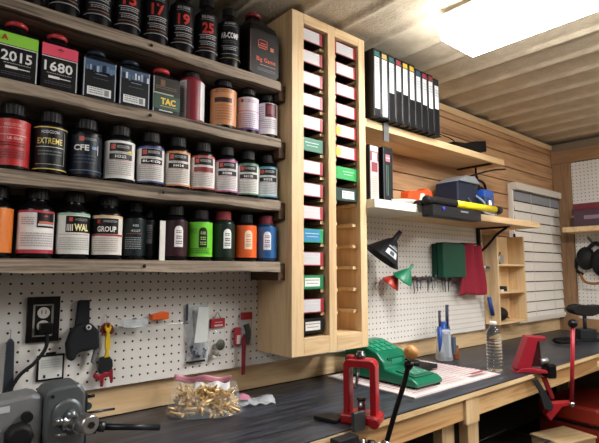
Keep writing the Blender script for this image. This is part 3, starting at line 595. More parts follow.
MB().box(-.034, .034, -.006, 0, -.034, .034, black).box(-.012, .012, -.006, 0, .034, .040, black).build('frame', t, bevel=.001)
lb = MB(); layout(lb, [('r', -.029, .029, -.029, .029, 'dfe2df'), ('l', -.024, .024, .018, 4, .006, 'b9bdbd'), ('r', .017, .022, -.026, -.020, '2a2c30'), ('r', -.018, -.012, -.026, -.018, '2a2c30')], flat(-.006)); lb.build('card', t)
t = thing('steel_bar_tool', 'dark grey flat bar tool hanging at the far left of the pegboard', 'tool', (.246, -.014, 1.13))
MB().prism([(-.011, -.075), (.013, -.075), (.009, .055), (.003, .064), (-.003, .064), (-.008, .055)], 'y', -.006, .006, M('4a525c', .35, .6)).build('bar', t, bevel=.002)
MB().tube([(0, 0, .06), (0, .003, .082), (0, .014, .085)], .0014, steel).build('hook', t)
t = thing('knife_sheath', 'black webbing sheath and pouch hanging on the pegboard beside the outlet', 'pouch', (.42, -.012, 1.20))
MB().prism([(-.020, .0), (.020, .0), (.018, .085), (-.012, .085)], 'y', -.006, .008, M('26262a', .8)).build('strap', t, bevel=.003)
MB().prism([(-.045, -.03), (-.035, .005), (-.015, .022), (.018, .022), (.038, .0), (.044, -.05), (.030, -.052), (-.012, -.055), (-.024, -.078), (-.040, -.074)], 'y', -.032, -.002, M('1c1e22', .75)).build('pouch', t, bevel=.008)
MB().lathe([(.004, 0), (.0075, 0), (.0075, .003), (.004, .003)], M('d0d2d2', .3), (.008, -.034, .012), (0, -1, 0), 20, False).build('eyelet', t)
MB().prism([(.024, -.088), (.034, -.095), (.044, -.05), (.050, -.01), (.040, .0), (.032, -.05)], 'y', -.020, -.008, M('6c6e70', .5)).build('flap', t, bevel=.003)
t = thing('pliers', 'yellow and red handled pliers hanging head down on the pegboard', 'pliers', (.489, -.012, 1.20))
MB().prism([(-.020, -.006), (-.016, .008), (-.006, .018), (.006, .018), (.016, .008), (.021, -.006), (.014, -.018), (.008, -.012), (-.008, -.012), (-.014, -.02)], 'y', -.006, .004, M('7a1c26', .4)).build('red_handle', t, bevel=.003)
MB().prism([(-.004, .006), (0, .002), (.004, .006), (.007, .014), (.010, .004), (.004, -.01), (.008, -.03), (.008, -.055), (.004, -.062), (.007, -.078), (-.007, -.080), (-.003, -.062), (-.006, -.055), (-.006, -.03), (-.003, -.01), (-.009, .004), (-.007, .014)], 'y', -.014, -.006, M('e0bb22', .4)).build('yellow_handle', t, bevel=.001)
MB().prism([(-.016, -.078), (.008, -.076), (.018, -.09), (.020, -.108), (.008, -.125), (-.016, -.125), (-.022, -.11)], 'y', -.010, .004, M('33363b', .4, .6)).build('jaw', t, bevel=.003)
MB().prism([(-.030, -.118), (-.018, -.128), (-.006, -.120), (.006, -.122), (.018, -.112), (.020, -.150), (.014, -.155), (.010, -.135), (-.006, -.136), (-.008, -.160), (-.014, -.160), (-.014, -.142), (-.030, -.138), (-.036, -.128)], 'y', -.014, -.004, M('8c1626', .4)).build('spring_clip', t, bevel=.002)
MB().tube([(0, 0, .016), (0, .004, .035), (0, .014, .04)], .0014, steel).build('hook', t)
t = thing('acrylic_rack', 'clear little rack strip with wire rail on the pegboard', 'rack', (.60, -.002, 1.205))
MB().box(-.074, .0, -.040, 0, -.003, -.001, film2).box(-.074, .0, -.041, -.039, -.003, .020, film2).build('tray', t)
MB().tube([(-.078, -.002, -.002), (-.078, -.045, -.002), (-.0, -.045, -.002), (.13, -.045, .0), (.13, -.002, .002)], .0014, steel).tube([(-.078, -.002, .022), (-.078, -.03, .022)], .0014, steel).build('rail', t)
MB().ball((-.035, -.025, .014), .009, M('6a7078', .4)).build('bead', t)
t = thing('orange_clip', 'bright orange plastic clip on the pegboard above the wire rail', 'clip', (.647, -.012, 1.227))
MB().prism([(-.028, -.010), (.028, -.010), (.028, .012), (.010, .014), (-.012, .009), (-.028, .006)], 'y', -.016, .008, M('f0651a', .4)).build('clip_body', t, bevel=.003)
t = thing('plastic_bag', 'clear hanging bag of dark parts behind a white card on the pegboard', 'bag', (.782, -.003, 1.165))
def bagf(u, v): 
    bul = math.sin(math.pi * u) * math.sin(math.pi * v) 
    return (-.036 + .076 * u + .004 * math.sin(v * 9), -.004 - .028 * bul * (1.3 - v), -.095 + .185 * v + .02 * (u - .5) * (v - .5))
MB().grid(bagf, 12, 20, film2).build('film', t)
MB().prism([(-.020, -.030), (.028, -.030), (.034, .082), (-.006, .086)], 'y', -.028, -.026, M('d6dbda', .5)).build('header_card', t)
b = MB(); rr = random.Random(3)
for k in range(26): b.obox((rr.uniform(-.022, .03), -.012 - rr.uniform(0, .006), rr.uniform(-.085, -.03)), (rr.random() * 3, rr.random() * 3, rr.random() * 3), .022, .005, .005, M(rr.choice(['4a5460', '6a7684', '2c3440', '8a949e']), .4))
b.box(-.036, .030, -.012, -.004, -.095, -.090, mblack)
tag(b.build('contents', t), kind='stuff')
MB().box(-.038, -.033, -.008, -.002, .03, .092, M('26384e', .5)).build('clip', t)
t = thing('hang_card_pack', 'clear pack with a short red header hanging left of the second red pack', 'pack', (.860, -.003, 1.14))
MB().box(-.027, .027, -.010, -.002, .036, .066, M('a51d2c', .4)).build('header', t, bevel=.001)
lb = MB(); layout(lb, [('r', -.015, .018, .040, .046, 'd8c8cc'), ('l', -.014, .018, .052, 1, .006, 'e0b0b4')], flat(-.010)); lb.build('print', t)
MB().grid(lambda u, v: (-.029 + .060 * u, -.004 - .018 * math.sin(math.pi * u) * math.sin(math.pi * v), -.07 + .107 * v), 8, 8, film).build('blister', t)
b = MB(); b.ball((.008, -.014, -.022), .017, M('4a4a3c', .5), (1, .6, 1.1)); b.ball((-.008, -.012, -.048), .012, M('8c8878', .5)); b.ball((-.014, -.012, -.060), .008, white); b.build('contents', t)
MB().tube([(-.012, -.004, .066), (0, -.005, .086), (.012, -.004, .066)], .0014, M('8aa89c', .4)).build('hanger', t)
t = thing('hang_card_pack', 'pack with red header and a long dark red brush, nearest the cabinet', 'pack', (.955, -.003, 1.15))
MB().box(.000, .044, -.012, -.004, .045, .070, M('a8242e', .4)).build('header', t, bevel=.001)
MB().box(-.030, -.006, -.016, -.004, -.040, .020, M('a8323a', .4)).box(-.024, -.008, -.018, -.016, -.036, -.006, M('d8d0d0', .5)).build('card', t, bevel=.001)
MB().grid(lambda u, v: (-.008 + .056 * u, -.004 - .02 * math.sin(math.pi * u) * math.sin(math.pi * v), -.045 + .10 * v), 8, 8, film2).build('blister', t)
MB().tube([(.012, -.02, .03), (.02, -.022, .0), (.016, -.018, -.04)], .011, M('3a423c', .5)).build('contents', t)
MB().prism([(-.008, -.140), (.004, -.140), (.008, -.02), (.000, .0), (-.008, -.02)], 'y', -.030, -.022, M('7c1430', .5)).build('brush_handle', t, bevel=.002)

# ------------------------------------------------------------------ right pegboard
def funnel(lab, mouth, tip, r, c, patch=None, name='funnel'):
    m0 = Vector(mouth); d = (Vector(tip) - m0); Ln = d.length
    t = thing(name, lab, 'funnel', mouth)
    MB().lathe([(r, 0), (r * 1.04, .002), (r, .006), (r * .93, .012), (r * .30, Ln * .62), (r * .16, Ln * .68), (r * .12, Ln), (r * .09, Ln), (r * .12, Ln * .68), (r * .27, Ln * .60), (r * .88, .010), (r * .95, 0)], M(c, .35), (0, 0, 0), d, 32, False).build('cone', t)
    return t, m0, d.normalized(), Ln
t, m0, d, Ln = funnel('large black funnel with a white sticker hanging on the pegboard', (1.612, -.098, 1.422), (1.680, -.152, 1.537), .084, '15161a')
b = MB(); sd = Vector((-.0, -1, .0)); sd = (sd - d * sd.dot(d)).normalized(); xd = d.cross(sd) * 1
def on_cone(u, h, k): 
    rr = .086 * (1 - .70 * h / (Ln * .62)) + .003 + .0003 * k; a = u / .07 - .30
    return d * h + (sd * math.cos(a) + xd * math.sin(a)) * rr
layout(b, [('r', -.030, .030, .022, .046, 'c4cad0'), ('r', -.012, .012, .026, .042, '3e4650'), ('r', -.034, .030, .056, .061, 'aab2bc'), ('r', -.01, .026, .064, .068, '8a929c')], on_cone); b.build('sticker', t)
funnel('small green funnel hanging over the red one on the pegboard', (1.765, -.088, 1.325), (1.790, -.132, 1.395), .048, '15805c')
funnel('small red funnel behind the green funnel on the pegboard', (1.735, -.042, 1.303), (1.765, -.080, 1.362), .044, 'b82f20')
t = thing('tool_rack', 'horizontal rack of small dangling tools beside the funnels', 'tool rack', (1.90, -.002, 1.325))
MB().box(0, .36, -.018, 0, -.004, .010, M('4a3234', .45)).build('bar', t)
rr = random.Random(5)
for k in range(12):
    x = .012 + k * .030; l = rr.uniform(.035, .065)
    MB().lathe([(.005, 0), (.010, 0), (.010, .004), (.005, .004)], M(rr.choice(['6a3a40', '5a5e66', '3a3034', '9aa0a8']), .4), (x, -.026, .002 + rr.uniform(-.004, .008)), (0, -1, 0), 14, False).build('ring', t)
    if k % 4: MB().cyl((x, -.02, -.005), (x + rr.uniform(-.008, .008), -.02, -.005 - l), .006, M(rr.choice(['8a9098', 'a8aeb4', '5c6066']), .35, .7), .002).build('tool', t)
t = thing('green_box', 'pair of dark green boxes hanging on the pegboard beside the red cloth', 'box', (0, 0, 0))
MB().box(2.125, 2.335, -.070, -.034, 1.332, 1.505, M('0c4a38', .5)).build('front_box', t, bevel=.003)
MB().box(2.125, 2.335, -.031, -.002, 1.332, 1.505, M('0a3d30', .5)).build('rear_box', t, bevel=.003)
MB().box(2.15, 2.31, -.065, -.01, 1.506, 1.512, mblack).build('hanger', t)
t = thing('red_cloth', 'dark red cloth hanging on the pegboard beside the green boxes', 'cloth', (0, 0, 0))
def clothf(u, v): return (2.36 + .19 * u + (1 - u) * -.075 * (1 - v) + .004 * math.sin(v * 7), -.040 - .014 * math.sin(u * 14 + v * 2) - .012 * (1 - v), 1.236 + .276 * v + .006 * math.sin(u * 6))
MB().grid(clothf, 40, 20, M('8a1830', .85)).build('cloth', t, solid=.004)
MB().box(2.365, 2.535, -.04, -.002, 1.513, 1.518, mblack).build('hanger', t)
t = thing('tool_jar', 'grey clear jar holding blue grips and two upright dark rods', 'jar', (2.055, -.105, .9405), 0)
MB().lathe([(.038, 0), (.042, .004), (.036, .06), (.030, .13), (.036, .145)], film2, n=24).build('jar', t)
for x in (-.026, .004, .030): MB().cyl((x, 0, .015), (x * 1.1, 0, .185 - abs(x)), .011, M('1d4796', .35) if x < .02 else M('22304c', .35), .013).build('grip', t)
MB().box(.012, .032, -.046, -.02, .03, .11, M('4a5866', .4)).box(-.03, -.01, -.046, -.02, .02, .13, M('a8b4c0', .3)).build('sleeve', t)
b = MB(); b.cyl((-.029, .0, .16), (-.030, .0, .235), .006, M('3a4250', .4)); b.build('rod', t); MB().cyl((.033, .0, .15), (.036, .0, .260), .008, M('2a3448', .4)).build('rod', t)
t = thing('amber_vial', 'small amber vial standing beside the tool jar', 'vial', (2.13, -.118, .9405))
MB().lathe([(.0165, 0), (.0175, .003), (.0175, .048), (.013, .054)], M('8a4a1c', .25), n=20).build('vial', t); MB().lathe([(.0165, .054), (.0165, .062)], M('7a3a18', .4), n=20).build('cap', t)

# ------------------------------------------------------------------ end wall
t = thing('wall_shelf', 'wooden shelf on the end wall carrying purple boxes', 'shelf', (0, 0, 0))
MB().box(3.52, EX - .013, -1.2, -.108, 1.628, 1.662, palepine).build('plank', t, bevel=.002)
MB().box(3.60, 3.70, -.34, -.32, 1.54, 1.627, mblack).build('bracket', t)
for i, (y0, y1, h, c, lab) in enumerate(((-.62, -.17, .115, '4a3444', 'wide dull purple box lying on the end wall shelf, under the red one'),)):
    tt = thing('storage_box', lab, 'box', (3.63, (y0 + y1) / 2, 1.6625))
    MB().box(-.07, .07, (y0 - y1) / 2, (y1 - y0) / 2, 0, h, M(c, .5)).build('carton', tt, bevel=.004)
    b = MB(); b.box(-.0725, -.0705, .04, .16, .05, .075, M('8a7a88', .5)); b.box(-.0725, -.0705, -.10, .0, .04, .09, M('a8b09c', .5)); b.build('label', tt)
tt = thing('storage_box', 'flat dark red box on top of the purple one on the end wall shelf', 'box', (3.64, -.40, 1.778)); MB().box(-.07, .07, -.24, .235, 0, .045, M('6e2530', .45)).build('carton', tt, bevel=.004)
t = thing('pipe_fitting', 'brown round tin standing on the end wall shelf against the corner post', 'tin', (3.68, -.135, 1.6625)); MB().lathe([(.030, 0), (.032, .004), (.032, .07), (.028, .075)], M('5a4030', .5), n=20).build('tin', t); MB().lathe([(.02, .075), (.02, .09)], M('c0a080', .4), n=16).build('lid', t)
# ear defenders
t = thing('ear_defenders', 'black padded ear defenders with an orange edge hanging on the end wall pegboard', 'ear defenders', (3.70, -.205, 1.40))
b = MB(); b.ball((-.02, .015, .05), .06, mblack, (.8, 1.0, 1.35)); b.build('cup', t)
MB().ball((-.03, -.085, .02), .07, mblack, (.8, .9, 1.4)).build('cup', t)
MB().tube([(.0, .04, .02), (.01, .085, .05), (.0, .085, -.03), (-.01, .045, -.06)], .011, mblack).tube([(.0, .02, .1), (.01, -.04, .155), (0, -.10, .11)], .014, mblack).build('headband', t)
MB().tube([(-.04, .05, -.06), (-.07, .01, -.11), (-.07, -.06, -.12), (-.05, -.13, -.09)], .009, M('8a5a2c', .5)).build('edge_band', t)
MB().tube([(.03, -.02, .15), (.0, -.01, .18), (-.01, .0, .2)], .008, M('6a6c70', .4)).build('hook', t)

# black stand on the bench, far end
t = thing('bench_rest', 'black padded T shaped rest standing at the far end of the workbench', 'rest', (3.28, -.30, .9405), R(-40))
MB().prism([(-.100, .190), (-.080, .165), (-.03, .150), (.03, .150), (.080, .165), (.100, .190), (.085, .218), (.03, .212), (-.04, .220), (-.075, .215)], 'y', -.04, .04, mblack).build('padded_head', t, bevel=.008)
MB().cyl((0, 0, .06), (0, 0, .170), .011, M('2c2e30', .4)).build('stem', t)
MB().box(-.05, .05, -.035, .035, .012, .07, M('1a2228', .5)).box(-.09, .09, -.05, .05, 0, .012, mblack).build('base', t, bevel=.004)
t = thing('small_vial', 'tiny silver topped vial on the worktop left of the far red handle', 'vial', (2.78, -.20, .9405)); MB().lathe([(.010, 0), (.011, .03), (.006, .04)], M('9aa29a', .3), n=14).build('vial', t); MB().cyl((0, 0, .04), (0, 0, .07), .004, steel).build('pin', t)
t = thing('wire_coil', 'loose black cable coil lying on the worktop before the black rest', 'cable', (3.05, -.28, .9405)); MB().tube([(.09 * math.cos(a * .7), .05 * math.sin(a * .7) + .01 * a % .02, .006 + .001 * a) for a in range(22)], .005, mblack).build('coil', t)

# ------------------------------------------------------------------ on the worktop
# printed mat
t = thing('counter_mat', 'white printed mat with red lines under the green dispenser', 'mat', (0, 0, 0))
MB().box(1.37, 1.95, -.438, -.008, .9405, .9435, M('e4dedd', .4)).build('sheet', t)
b = MB(); pr = random.Random(4)
def top(u, v, k): return (u, v, .9436 + .0001 * k)
it = [('r', 1.372, 1.375, -.436, -.010, 'c08088'), ('r', 1.375, 1.946, -.437, -.433, 'c08088')]
for cx in (1.40, 1.59, 1.77):
    for k in range(18):
        y = -.04 - k * .0215
        it.append(('r', cx, cx + .15, y, y + .004, pr.choice(['c98890', 'b8606c', 'c9b8ba']))); it.append(('l', cx, cx + .15, y - .006, 1, .008, 'b8a4a6'))
it.append(('r', 1.80, 1.90, -.40, -.385, '9c2434'))
layout(b, it, top); b.build('print', t)
# powder dispenser
GR = M('0b6b4e', .32); GD = M('095a42', .35); GL = M('1c8f6c', .3)
t = thing('powder_dispenser', 'green electronic powder scale with keypad on the printed mat', 'powder scale', (1.527, .0, .944))
MB().prism([(-.390, .008), (-.392, .022), (-.37, .036), (-.245, .052), (-.238, .078), (-.205, .108), (-.105, .140), (-.06, .140), (-.035, .125), (-.03, .008)], 'x', -.080, .080, GR).build('housing', t, bevel=.006)
hs = t.children[0]
MB().prism([(-.385, .0), (-.385, .0078), (-.04, .0078), (-.04, .0)], 'x', -.072, .072, mblack).build('feet', t)
b = MB()
for i in range(4):
    for j in range(3):
        u = (i + .5) / 4; v = (j + .4) / 3.2
        b.obox((-.068 + .13 * u, -.200 + .095 * v, .1105 + .0305 * v), (math.atan2(.032, .10), 0, 0), .026, .024, .006, GL)
b.build('keypad', hs, bevel=.002)
MB().box(-.05, .05, -.2375, -.2325, .060, .090, M('125a44', .4)).box(-.03, .03, -.241, -.2376, .065, .084, M('2f8f70', .3)).build('display', hs)
sl = math.atan2(.018, .135)
b = MB(); b.obox((0, -.325, .0440), (sl, 0, 0), .12, .085, .004, GD); b.obox((0, -.325, .0470), (sl, 0, 0), .085, .055, .003, M('2a7a62', .3)); b.build('scale_panel', t)
b = MB()
for k in range(7): b.obox((-.035 + .012 * k, -.340 + .02 * (k % 3), .0485 + .0025 * (k % 3)), (sl, 0, 0), .008, .006, .002, M('b8c8c0', .3, .3))
b.build('marks', t)
b = MB(); b.box(.10, .30, -.22, -.10, .0, .022, mblack); b.lathe([(.03, 0), (.036, .016), (.034, .016), (.028, .002)], M('20221f', .4), (.20, -.16, .024), n=24); b.build('powder_pan', t)
MB().cyl((.02, -.27, .075), (.11, -.24, .082), .009, mblack).build('dispensing_tube', t)
# water bottle
t = thing('water_bottle', 'clear plastic water bottle standing on the worktop by the red press', 'bottle', (2.000, -.389, .9405))
prof = [(.024, 0), (.031, .004), (.0325, .012)]
for k in range(9):
    z = .016 + k * .0135; prof += [(.0325, z), (.0325, z + .005), (.0305, z + .008), (.0305, z + .010)]
prof += [(.032, .140), (.031, .155), (.024, .172), (.014, .187), (.0125, .196)]
pl, tt_, bb_ = nt('clear_pet'); bb_.inputs['Base Color'].default_value = lin('f2f6f8'); bb_.inputs['Roughness'].default_value = .04; bb_.inputs['Transmission Weight'].default_value = 1; bb_.inputs['IOR'].default_value = 1.25
nn = noise(tt_, 60, coords(tt_)); bump(tt_, bb_, nn.outputs[0], .1)
MB().lathe(prof, pl, n=32).build('bottle_body', t)
MB().lathe([(.0145, .194), (.0148, .207), (.013, .209)], white, n=24).build('cap', t)

# red presses, placed in a local frame: +x runs to the right along the frame, -y towards the user
t = thing('reloading_press', 'near red O frame press bolted to the worktop edge, handle raised', 'press', (1.050, -.49, .9405), R(-62))
q = MB()
def ring_poly(w0, w1, z0, z1, c):  # rounded arch outline
    pts = [(w0, z0)]
    for k in range(6): a = math.pi - k * math.pi / 10; pts.append((w0 + c + c * math.cos(a), z1 - c + c * math.sin(a)))
    for k in range(6): a = math.pi / 2 - k * math.pi / 10; pts.append((w1 - c + c * math.cos(a), z1 - c + c * math.sin(a)))
    pts.append((w1, z0)); return pts
outp = ring_poly(-.047, .047, -.005, .176, .019); inp = ring_poly(-.030, .030, -.005, .153, .008)
n = len(outp); 
for y0, y1 in ((-.024, .024),):
    vs = [(x, y, z) for y in (y0, y1) for P_ in (outp, inp) for x, z in P_]
    fs = []
    for i in range(n - 1):
        fs += [(i, i + 1, n + i + 1, n + i), (2 * n + i, 3 * n + i, 3 * n + i + 1, 2 * n + i + 1), (i, 2 * n + i, 2 * n + i + 1, i + 1), (n + i, n + i + 1, 3 * n + i + 1, 3 * n + i)]
    fs += [(0, n, 3 * n, 2 * n), (n - 1, 3 * n - 1, 4 * n - 1, 2 * n - 1)]
    q.add(vs, fs, redp)
q.build('frame', t, bevel=.003)
MB().box(-.054, .058, -.035, .035, .0, .026, redp).cyl((.045, -.035, .012), (.045, -.048, .012), .016, redp).build('foot', t, bevel=.005)
MB().lathe([(.014, 0), (.014, .012), (.010, .012), (.010, .020)], M('6a6c70', .3, 1), (0, 0, .1765), n=20).lathe([(.012, 0), (.012, .01)], M('8a1420', .4), (-.03, 0, .174)).build('die_bushing', t)
MB().cyl((0, 0, .026), (0, 0, .060), .011, steel).cyl((0, 0, .060), (0, 0, .068), .013, dsteel).build('ram', t)
MB().cyl((-.012, -.01, .10), (-.004, -.012, .148), .004, steel).ball((-.014, -.012, .098), .006, steel).build('primer_arm', t)
MB().obox((.007, -.061, .020), (0, 0, R(62)), .045, .012, .050, M('5c5f63', .35, .7)).build('front_plate', t, bevel=.002)
MB().obox((-.014, -.123, -.080), (0, 0, R(62)), .075, .034, .150, M('1c1e22', .5)).build('catch_box', t, bevel=.002)
MB().prism([(-.135, -.030), (-.06, -.050), (-.045, .02), (-.10, .03)], 'z', .0, .010, M('2c2f33', .4, .5)).build('side_tray', t, bevel=.002)
b = MB(); b.cyl((.012, -.052, -.03), (.028, -.060, -.10), .012, steel); b.cyl((.040, -.052, -.03), (.036, -.060, -.10), .010, dsteel); b.cyl((.012, -.05, -.050), (.078, -.058, -.040), .012, steel); b.ball((.080, -.058, -.036), .015, steel); b.build('linkage', t)
MB().tube([(.082, -.058, -.030), (.105, -.045, .05), (.130, -.033, .13), (.142, -.026, .185)], .0068, black, 12).lathe([(.008, 0), (.013, .012), (.012, .022)], black, (.138, -.028, .160), (.2, .08, 1), 16).build('lever', t)
lv = [c for c in t.children if c.name.startswith('lever')][0]
k = MB().ball((.147, -.023, .205), .0205, M('c08a4e', .35), (1, 1, .95)).build('wooden_knob', lv); k['label'] = 'turned wooden ball knob'

t = thing('reloading_press', 'far red C frame press on the worktop edge, long red lever upright', 'press', (2.108, -.50, .9415), R(-38))
MB().prism([(-.082, .012), (-.020, .012), (.016, .128), (.052, .133), (.052, .147), (-.026, .150), (-.034, .128)], 'y', -.026, .026, crim).prism([(-.086, .0), (.062, -.006), (.072, -.022), (.070, .004), (-.02, .020), (-.062, .018)], 'y', -.028, .028, crim).build('frame', t, bevel=.004)
MB().prism([(-.008, .130), (.035, .130), (.04, .02), (-.02, .02)], 'y', .0, .024, M('3c1218', .4)).build('rear_web', t)
MB().box(.048, .088, -.034, .030, -.026, .036, black).build('clamp_block', t, bevel=.010)
MB().cyl((.034, -.0, .040), (.066, -.0, .046), .012, M('b0b4b8', .3, .8)).build('die', t)
b = MB(); b.prism([(-.025, -.024), (.0, -.024), (.060, -.13), (.050, -.155), (.018, -.14), (.002, -.07)], 'y', -.042, -.030, M('3c3e42', .35, .6)); b.prism([(.036, -.024), (.055, -.024), (.086, -.11), (.07, -.115)], 'y', -.01, .006, M('7a1420', .4)); b.build('link_arm', t, bevel=.002)
MB().prism([(.03, -.170), (.055, -.122), (.145, -.118), (.150, -.132), (.10, -.140), (.05, -.195)], 'y', -.034, .0, M('94151f', .4)).build('toggle', t, bevel=.004)
MB().cyl((.140, -.036, -.128), (.148, -.060, .190), .0080, M('a32030', .35)).build('lever', t)
lv = [c for c in t.children if c.name.startswith('lever')][0]
MB().ball((.140, -.038, -.126), .011, steel).build('bolt', lv)
MB().ball((.148, -.061, .206), .020, black, (1, 1, .9)).build('knob', lv)

# grey power trimmer at the left edge
t = thing('case_trimmer', 'grey metal powered case trimmer with a chrome chuck at the left end', 'trimmer', (.20, -.47, .9405), R(0))
GM = M('7d8387', .35, .55); GM2 = M('666c71', .4, .5)
MB().prism([(-.40, .0), (.022, .0), (.022, .206), (.005, .212), (-.05, .207), (-.40, .190)], 'y', -.02, .045, M('8b8f93', .38, .4)).build('housing', t, bevel=.006)
MB().prism([(.0225, .0), (.092, .0), (.092, .205), (.080, .222), (.035, .220), (.0225, .212)], 'y', -.030, .040, GM2).build('end_plate', t, bevel=.006)
MB().prism([(.0925, .0), (.099, .0), (.099, .195), (.0925, .205)], 'y', -.015, .035, M('2c3034', .4)).build('side_trim', t)
b = MB(); b.lathe([(.026, 0), (.025, .003), (.019, .005)], GM2, (.060, -.030, .172), (0, -1, 0), 32); b.build('cam_boss', t)
MB().lathe([(.010, 0), (.009, .010), (.003, .014)], M('83898e', .3, .7), (.064, -.035, .170), (0, -1, 0), 24).build('boss_cap', t)
MB().ball((.046, -.038, .162), .007, steel).cyl((.046, -.03, .162), (.036, -.040, .161), .005, steel).build('screw', t)
MB().lathe([(.003, 0), (.003, .002)], mblack, (.034, -.031, .205), (0, -1, 0), 12).build('screw', t)
MB().cyl((.036, -.04, .140), (.054, -.05, .141), .0025, steel).build('set_pin', t)
MB().lathe([(.019, 0), (.019, .010), (.014, .012), (.014, .03), (.013, .04)], M('9a9da0', .25, 1), (.066, -.031, .155), (.18, -1, 0), 32).build('spindle', t)
MB().lathe([(.012, 0), (.0155, .002), (.0165, .005), (.0165, .026), (.014, .029)], M('c4c7ca', .3, 1), (.074, -.070, .163), (.25, -1, 0), 32).lathe([(.006, 0), (.006, .0015)], mblack, (.0815, -.099, .163), (.25, -1, 0), 6).build('chuck', t)
MB().cyl((.080, -.05, .152), (.104, -.06, .148), .013, M('1b1d20', .4)).cyl((.104, -.06, .148), (.116, -.064, .145), .009, dsteel).cyl((.116, -.064, .145), (.214, -.080, .128), .0058, M('26292d', .35, .3)).build('crank_arm', t)
MB().cyl((.100, -.0, .188), (.116, -.0, .188), .003, mblack).build('lock_screw', t)
MB().cyl((.102, -.01, .172), (.102, .025, .172), .007, M('3a4a48', .4)).build('lock_nut', t)
MB().cyl((.10, .03, .150), (.17, .04, .145), .0025, dsteel).build('guide_rod', t)
MB().lathe([(.022, 0), (.023, .004), (.021, .020), (.015, .024)], mblack, (-.016, -.022, .148), (0, -1, 0), 9).build('control_knob', t)
MB().cyl((-.004, -.02, .176), (-.004, -.030, .176), .009, mblack).build('switch', t)
MB().box(-.08, -.03, -.0215, -.020, .188, .198, M('c4c8cc', .4)).build('nameplate', t)

# bag of brass
t = thing('plastic_bag', 'clear zip bag of brass cases with a pink zip top on the worktop', 'bag', (.752, -.125, .9405), R(-32))
def hull(u, v, s):
    e = math.sin(math.pi * u) ** .5; x = -.115 + .23 * u; y = -.010 + .060 * s * e * (1 - v) ** .6; z = .002 + .092 * v * (.85 + .15 * math.sin(u * 7 + 1)) - .01 * u * v
    return (x * (1 - .18 * v), y + .045 * v + .004 * math.sin(u * 15 + v * 9), z)
b = MB(); b.grid(lambda u, v: hull(u, v, -1), 16, 10, film); b.grid(lambda u, v: hull(u, v, 1), 16, 10, film); b.build('film', t)
pk = M('c78296', .35)
MB().grid(lambda u, v: (-.096 + .175 * u, .040 + .012 * math.sin(u * 9), .083 + .020 * v + .006 * math.sin(u * 11 + 2) - .006 * u), 20, 3, pk).build('zip_top', t, solid=.001)
MB().grid(lambda u, v: (-.035 + .11 * u, .012 + .02 * v + .004 * math.sin(u * 20), .064 + .018 * v + .004 * math.sin(u * 13)), 14, 4, M('d8dadc', .35)).build('writing_panel', t, solid=.0006)
rr = random.Random(11); ra = R(-32); proto = None
for k in range(190):
    v = rr.random() ** 1.3; u = rr.uniform(.06, .94)
    x = (-.115 + .23 * u) * .90 * (1 - .2 * v); y = -.010 + rr.uniform(-.034, .030) * (1 - v * .8) + .035 * v; z = .007 + .064 * v * (1 - .3 * abs(u - .5))
    if y < -.0 and v > .45: y += .02
    wx = .752 + x * math.cos(ra) - y * math.sin(ra); wy = -.125 + x * math.sin(ra) + y * math.cos(ra)
    if proto is None:
        proto = MB().lathe([(.0048, -.024), (.0048, -.022), (.0040, -.019), (.0048, -.0175), (.0046, .010), (.0034, .015), (.0034, .026), (.0028, .026), (.0028, .012)], brass, n=12).build('brass_case')
        c = proto
    else: c = proto.copy(); col.objects.link(c)
    c.location = (wx, wy, .9405 + z); c.rotation_euler = (R(rr.uniform(60, 120)), 0, rr.uniform(0, 6.28)) if rr.random() < .6 else (R(rr.uniform(30, 150)), R(rr.uniform(-30, 30)), R(rr.uniform(-70, 20)))
    tag(c, 'brass rifle case lying loose inside the clear zip bag', 'cartridge case', 'brass cases in the zip bag')
t = thing('plastic_bag', 'empty crumpled clear bag with pink print lying right of the brass bag', 'bag', (.925, -.125, .9405), R(-25))
MB().grid(lambda u, v: (-.06 + .13 * u, -.04 + .08 * v, .004 + .026 * math.sin(math.pi * v) * (.6 + .4 * math.sin(u * 9)) * (1 - .4 * u) + .003 * math.sin(u * 23 + v * 17)), 26, 14, film2).build('film', t)
MB().grid(lambda u, v: (-.045 + .035 * u, -.035 + .05 * v, .020 + .014 * math.sin(math.pi * v) * (.6 + .4 * math.sin(u * 4))), 8, 6, M('c08098', .4)).build('pink_print', t)

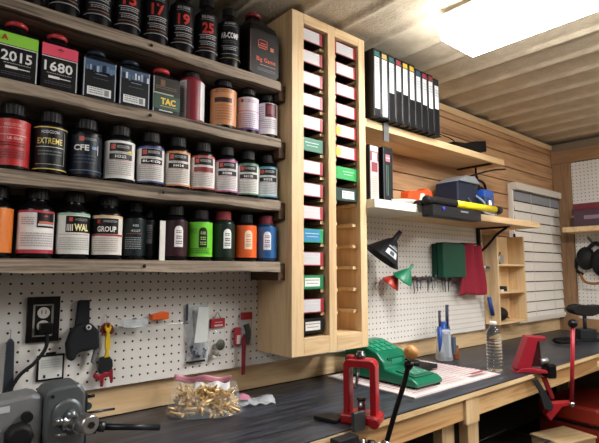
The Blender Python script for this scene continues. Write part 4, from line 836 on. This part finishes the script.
# ------------------------------------------------------------------ under the bench
t = thing('wooden_crate', 'pale wooden box on the lower shelf under the workbench', 'crate', (2.615, -.405, .462), R(-14))
MB().box(-.125, .125, -.085, .085, 0, .078, pineX).build('crate_body', t, bevel=.003); MB().box(-.13, .13, -.09, .09, .079, .090, palepine).build('lid', t, bevel=.002)
t = thing('tool_case', 'red plastic tool case lying under the right end of the workbench', 'tool case', (3.04, -.375, .462), R(-4))
MB().box(-.24, .26, -.16, .16, 0, .10, M('7c2015', .45)).build('case_base', t, bevel=.012); MB().box(-.24, .26, -.16, .16, .108, .20, M('8a2618', .45)).build('case_lid', t, bevel=.016)
MB().box(-.242, .262, -.162, .162, .101, .107, mblack).build('seam', t); MB().box(-.03, .05, -.172, -.161, .08, .125, M('c4553a', .4)).build('latch', t, bevel=.002)
t = thing('wire_basket', 'dark wire basket on the lower shelf beside the bench legs', 'basket', (2.14, -.375, .4605))
b = MB()
for k in range(12): b.cyl((-.16 + k * .029, -.10, 0), (-.16 + k * .029, -.10, .15), .002, dsteel, n=6)
for k in range(8): b.cyl((-.16, -.10 + k * .028, 0), (-.16, -.10 + k * .028, .15), .002, dsteel, n=6)
for z in (.002, .08, .15): b.cyl((-.16, -.10, z), (.16, -.10, z), .003, dsteel, n=6); b.cyl((-.16, -.10, z), (-.16, .10, z), .003, dsteel, n=6); b.cyl((-.16, .10, z), (.16, .10, z), .003, dsteel, n=6); b.cyl((.16, -.10, z), (.16, .10, z), .003, dsteel, n=6)
b.build('wire_frame', t)

# ------------------------------------------------------------------ ceiling lights
em = bpy.data.materials.new('lamp_diffuser'); em.use_nodes = True; e = em.node_tree.nodes['Principled BSDF']
e.inputs['Emission Color'].default_value = (1, .985, .955, 1); e.inputs['Emission Strength'].default_value = LIGHT; e.inputs['Base Color'].default_value = (.9, .9, .9, 1)
def fixture(x, y, lab, L_=1.22, W=.27, em=em):
    t = thing('ceiling_light', lab, 'light fixture', (x, y, CZ - .036), 0, 'ceiling lights')
    MB().box(-W / 2 + .03, W / 2 - .03, -L_ / 2, L_ / 2, -.018, .022, white).build('housing', t)
    MB().prism([(-W / 2, -.030), (-W / 2 + .03, -.074), (W / 2 - .03, -.074), (W / 2, -.030), (W / 2 - .02, -.0185), (-W / 2 + .02, -.0185)], 'y', -L_ / 2, L_ / 2, em).build('diffuser', t)
fixture(1.565, -.525 - .61, 'bright rectangular ceiling light above the workbench')
em2 = em.copy(); em2.node_tree.nodes['Principled BSDF'].inputs['Emission Strength'].default_value = LIGHT * .55   # dimmed so the shelf fronts come out darker
fixture(-.95, -1.35, 'second ceiling light behind the camera to the left', em=em2)
fixture(2.9, -2.3, 'added ceiling light out of view to the right, brightening the far end')  # unseen extra lamp, added to lift the dim end wall
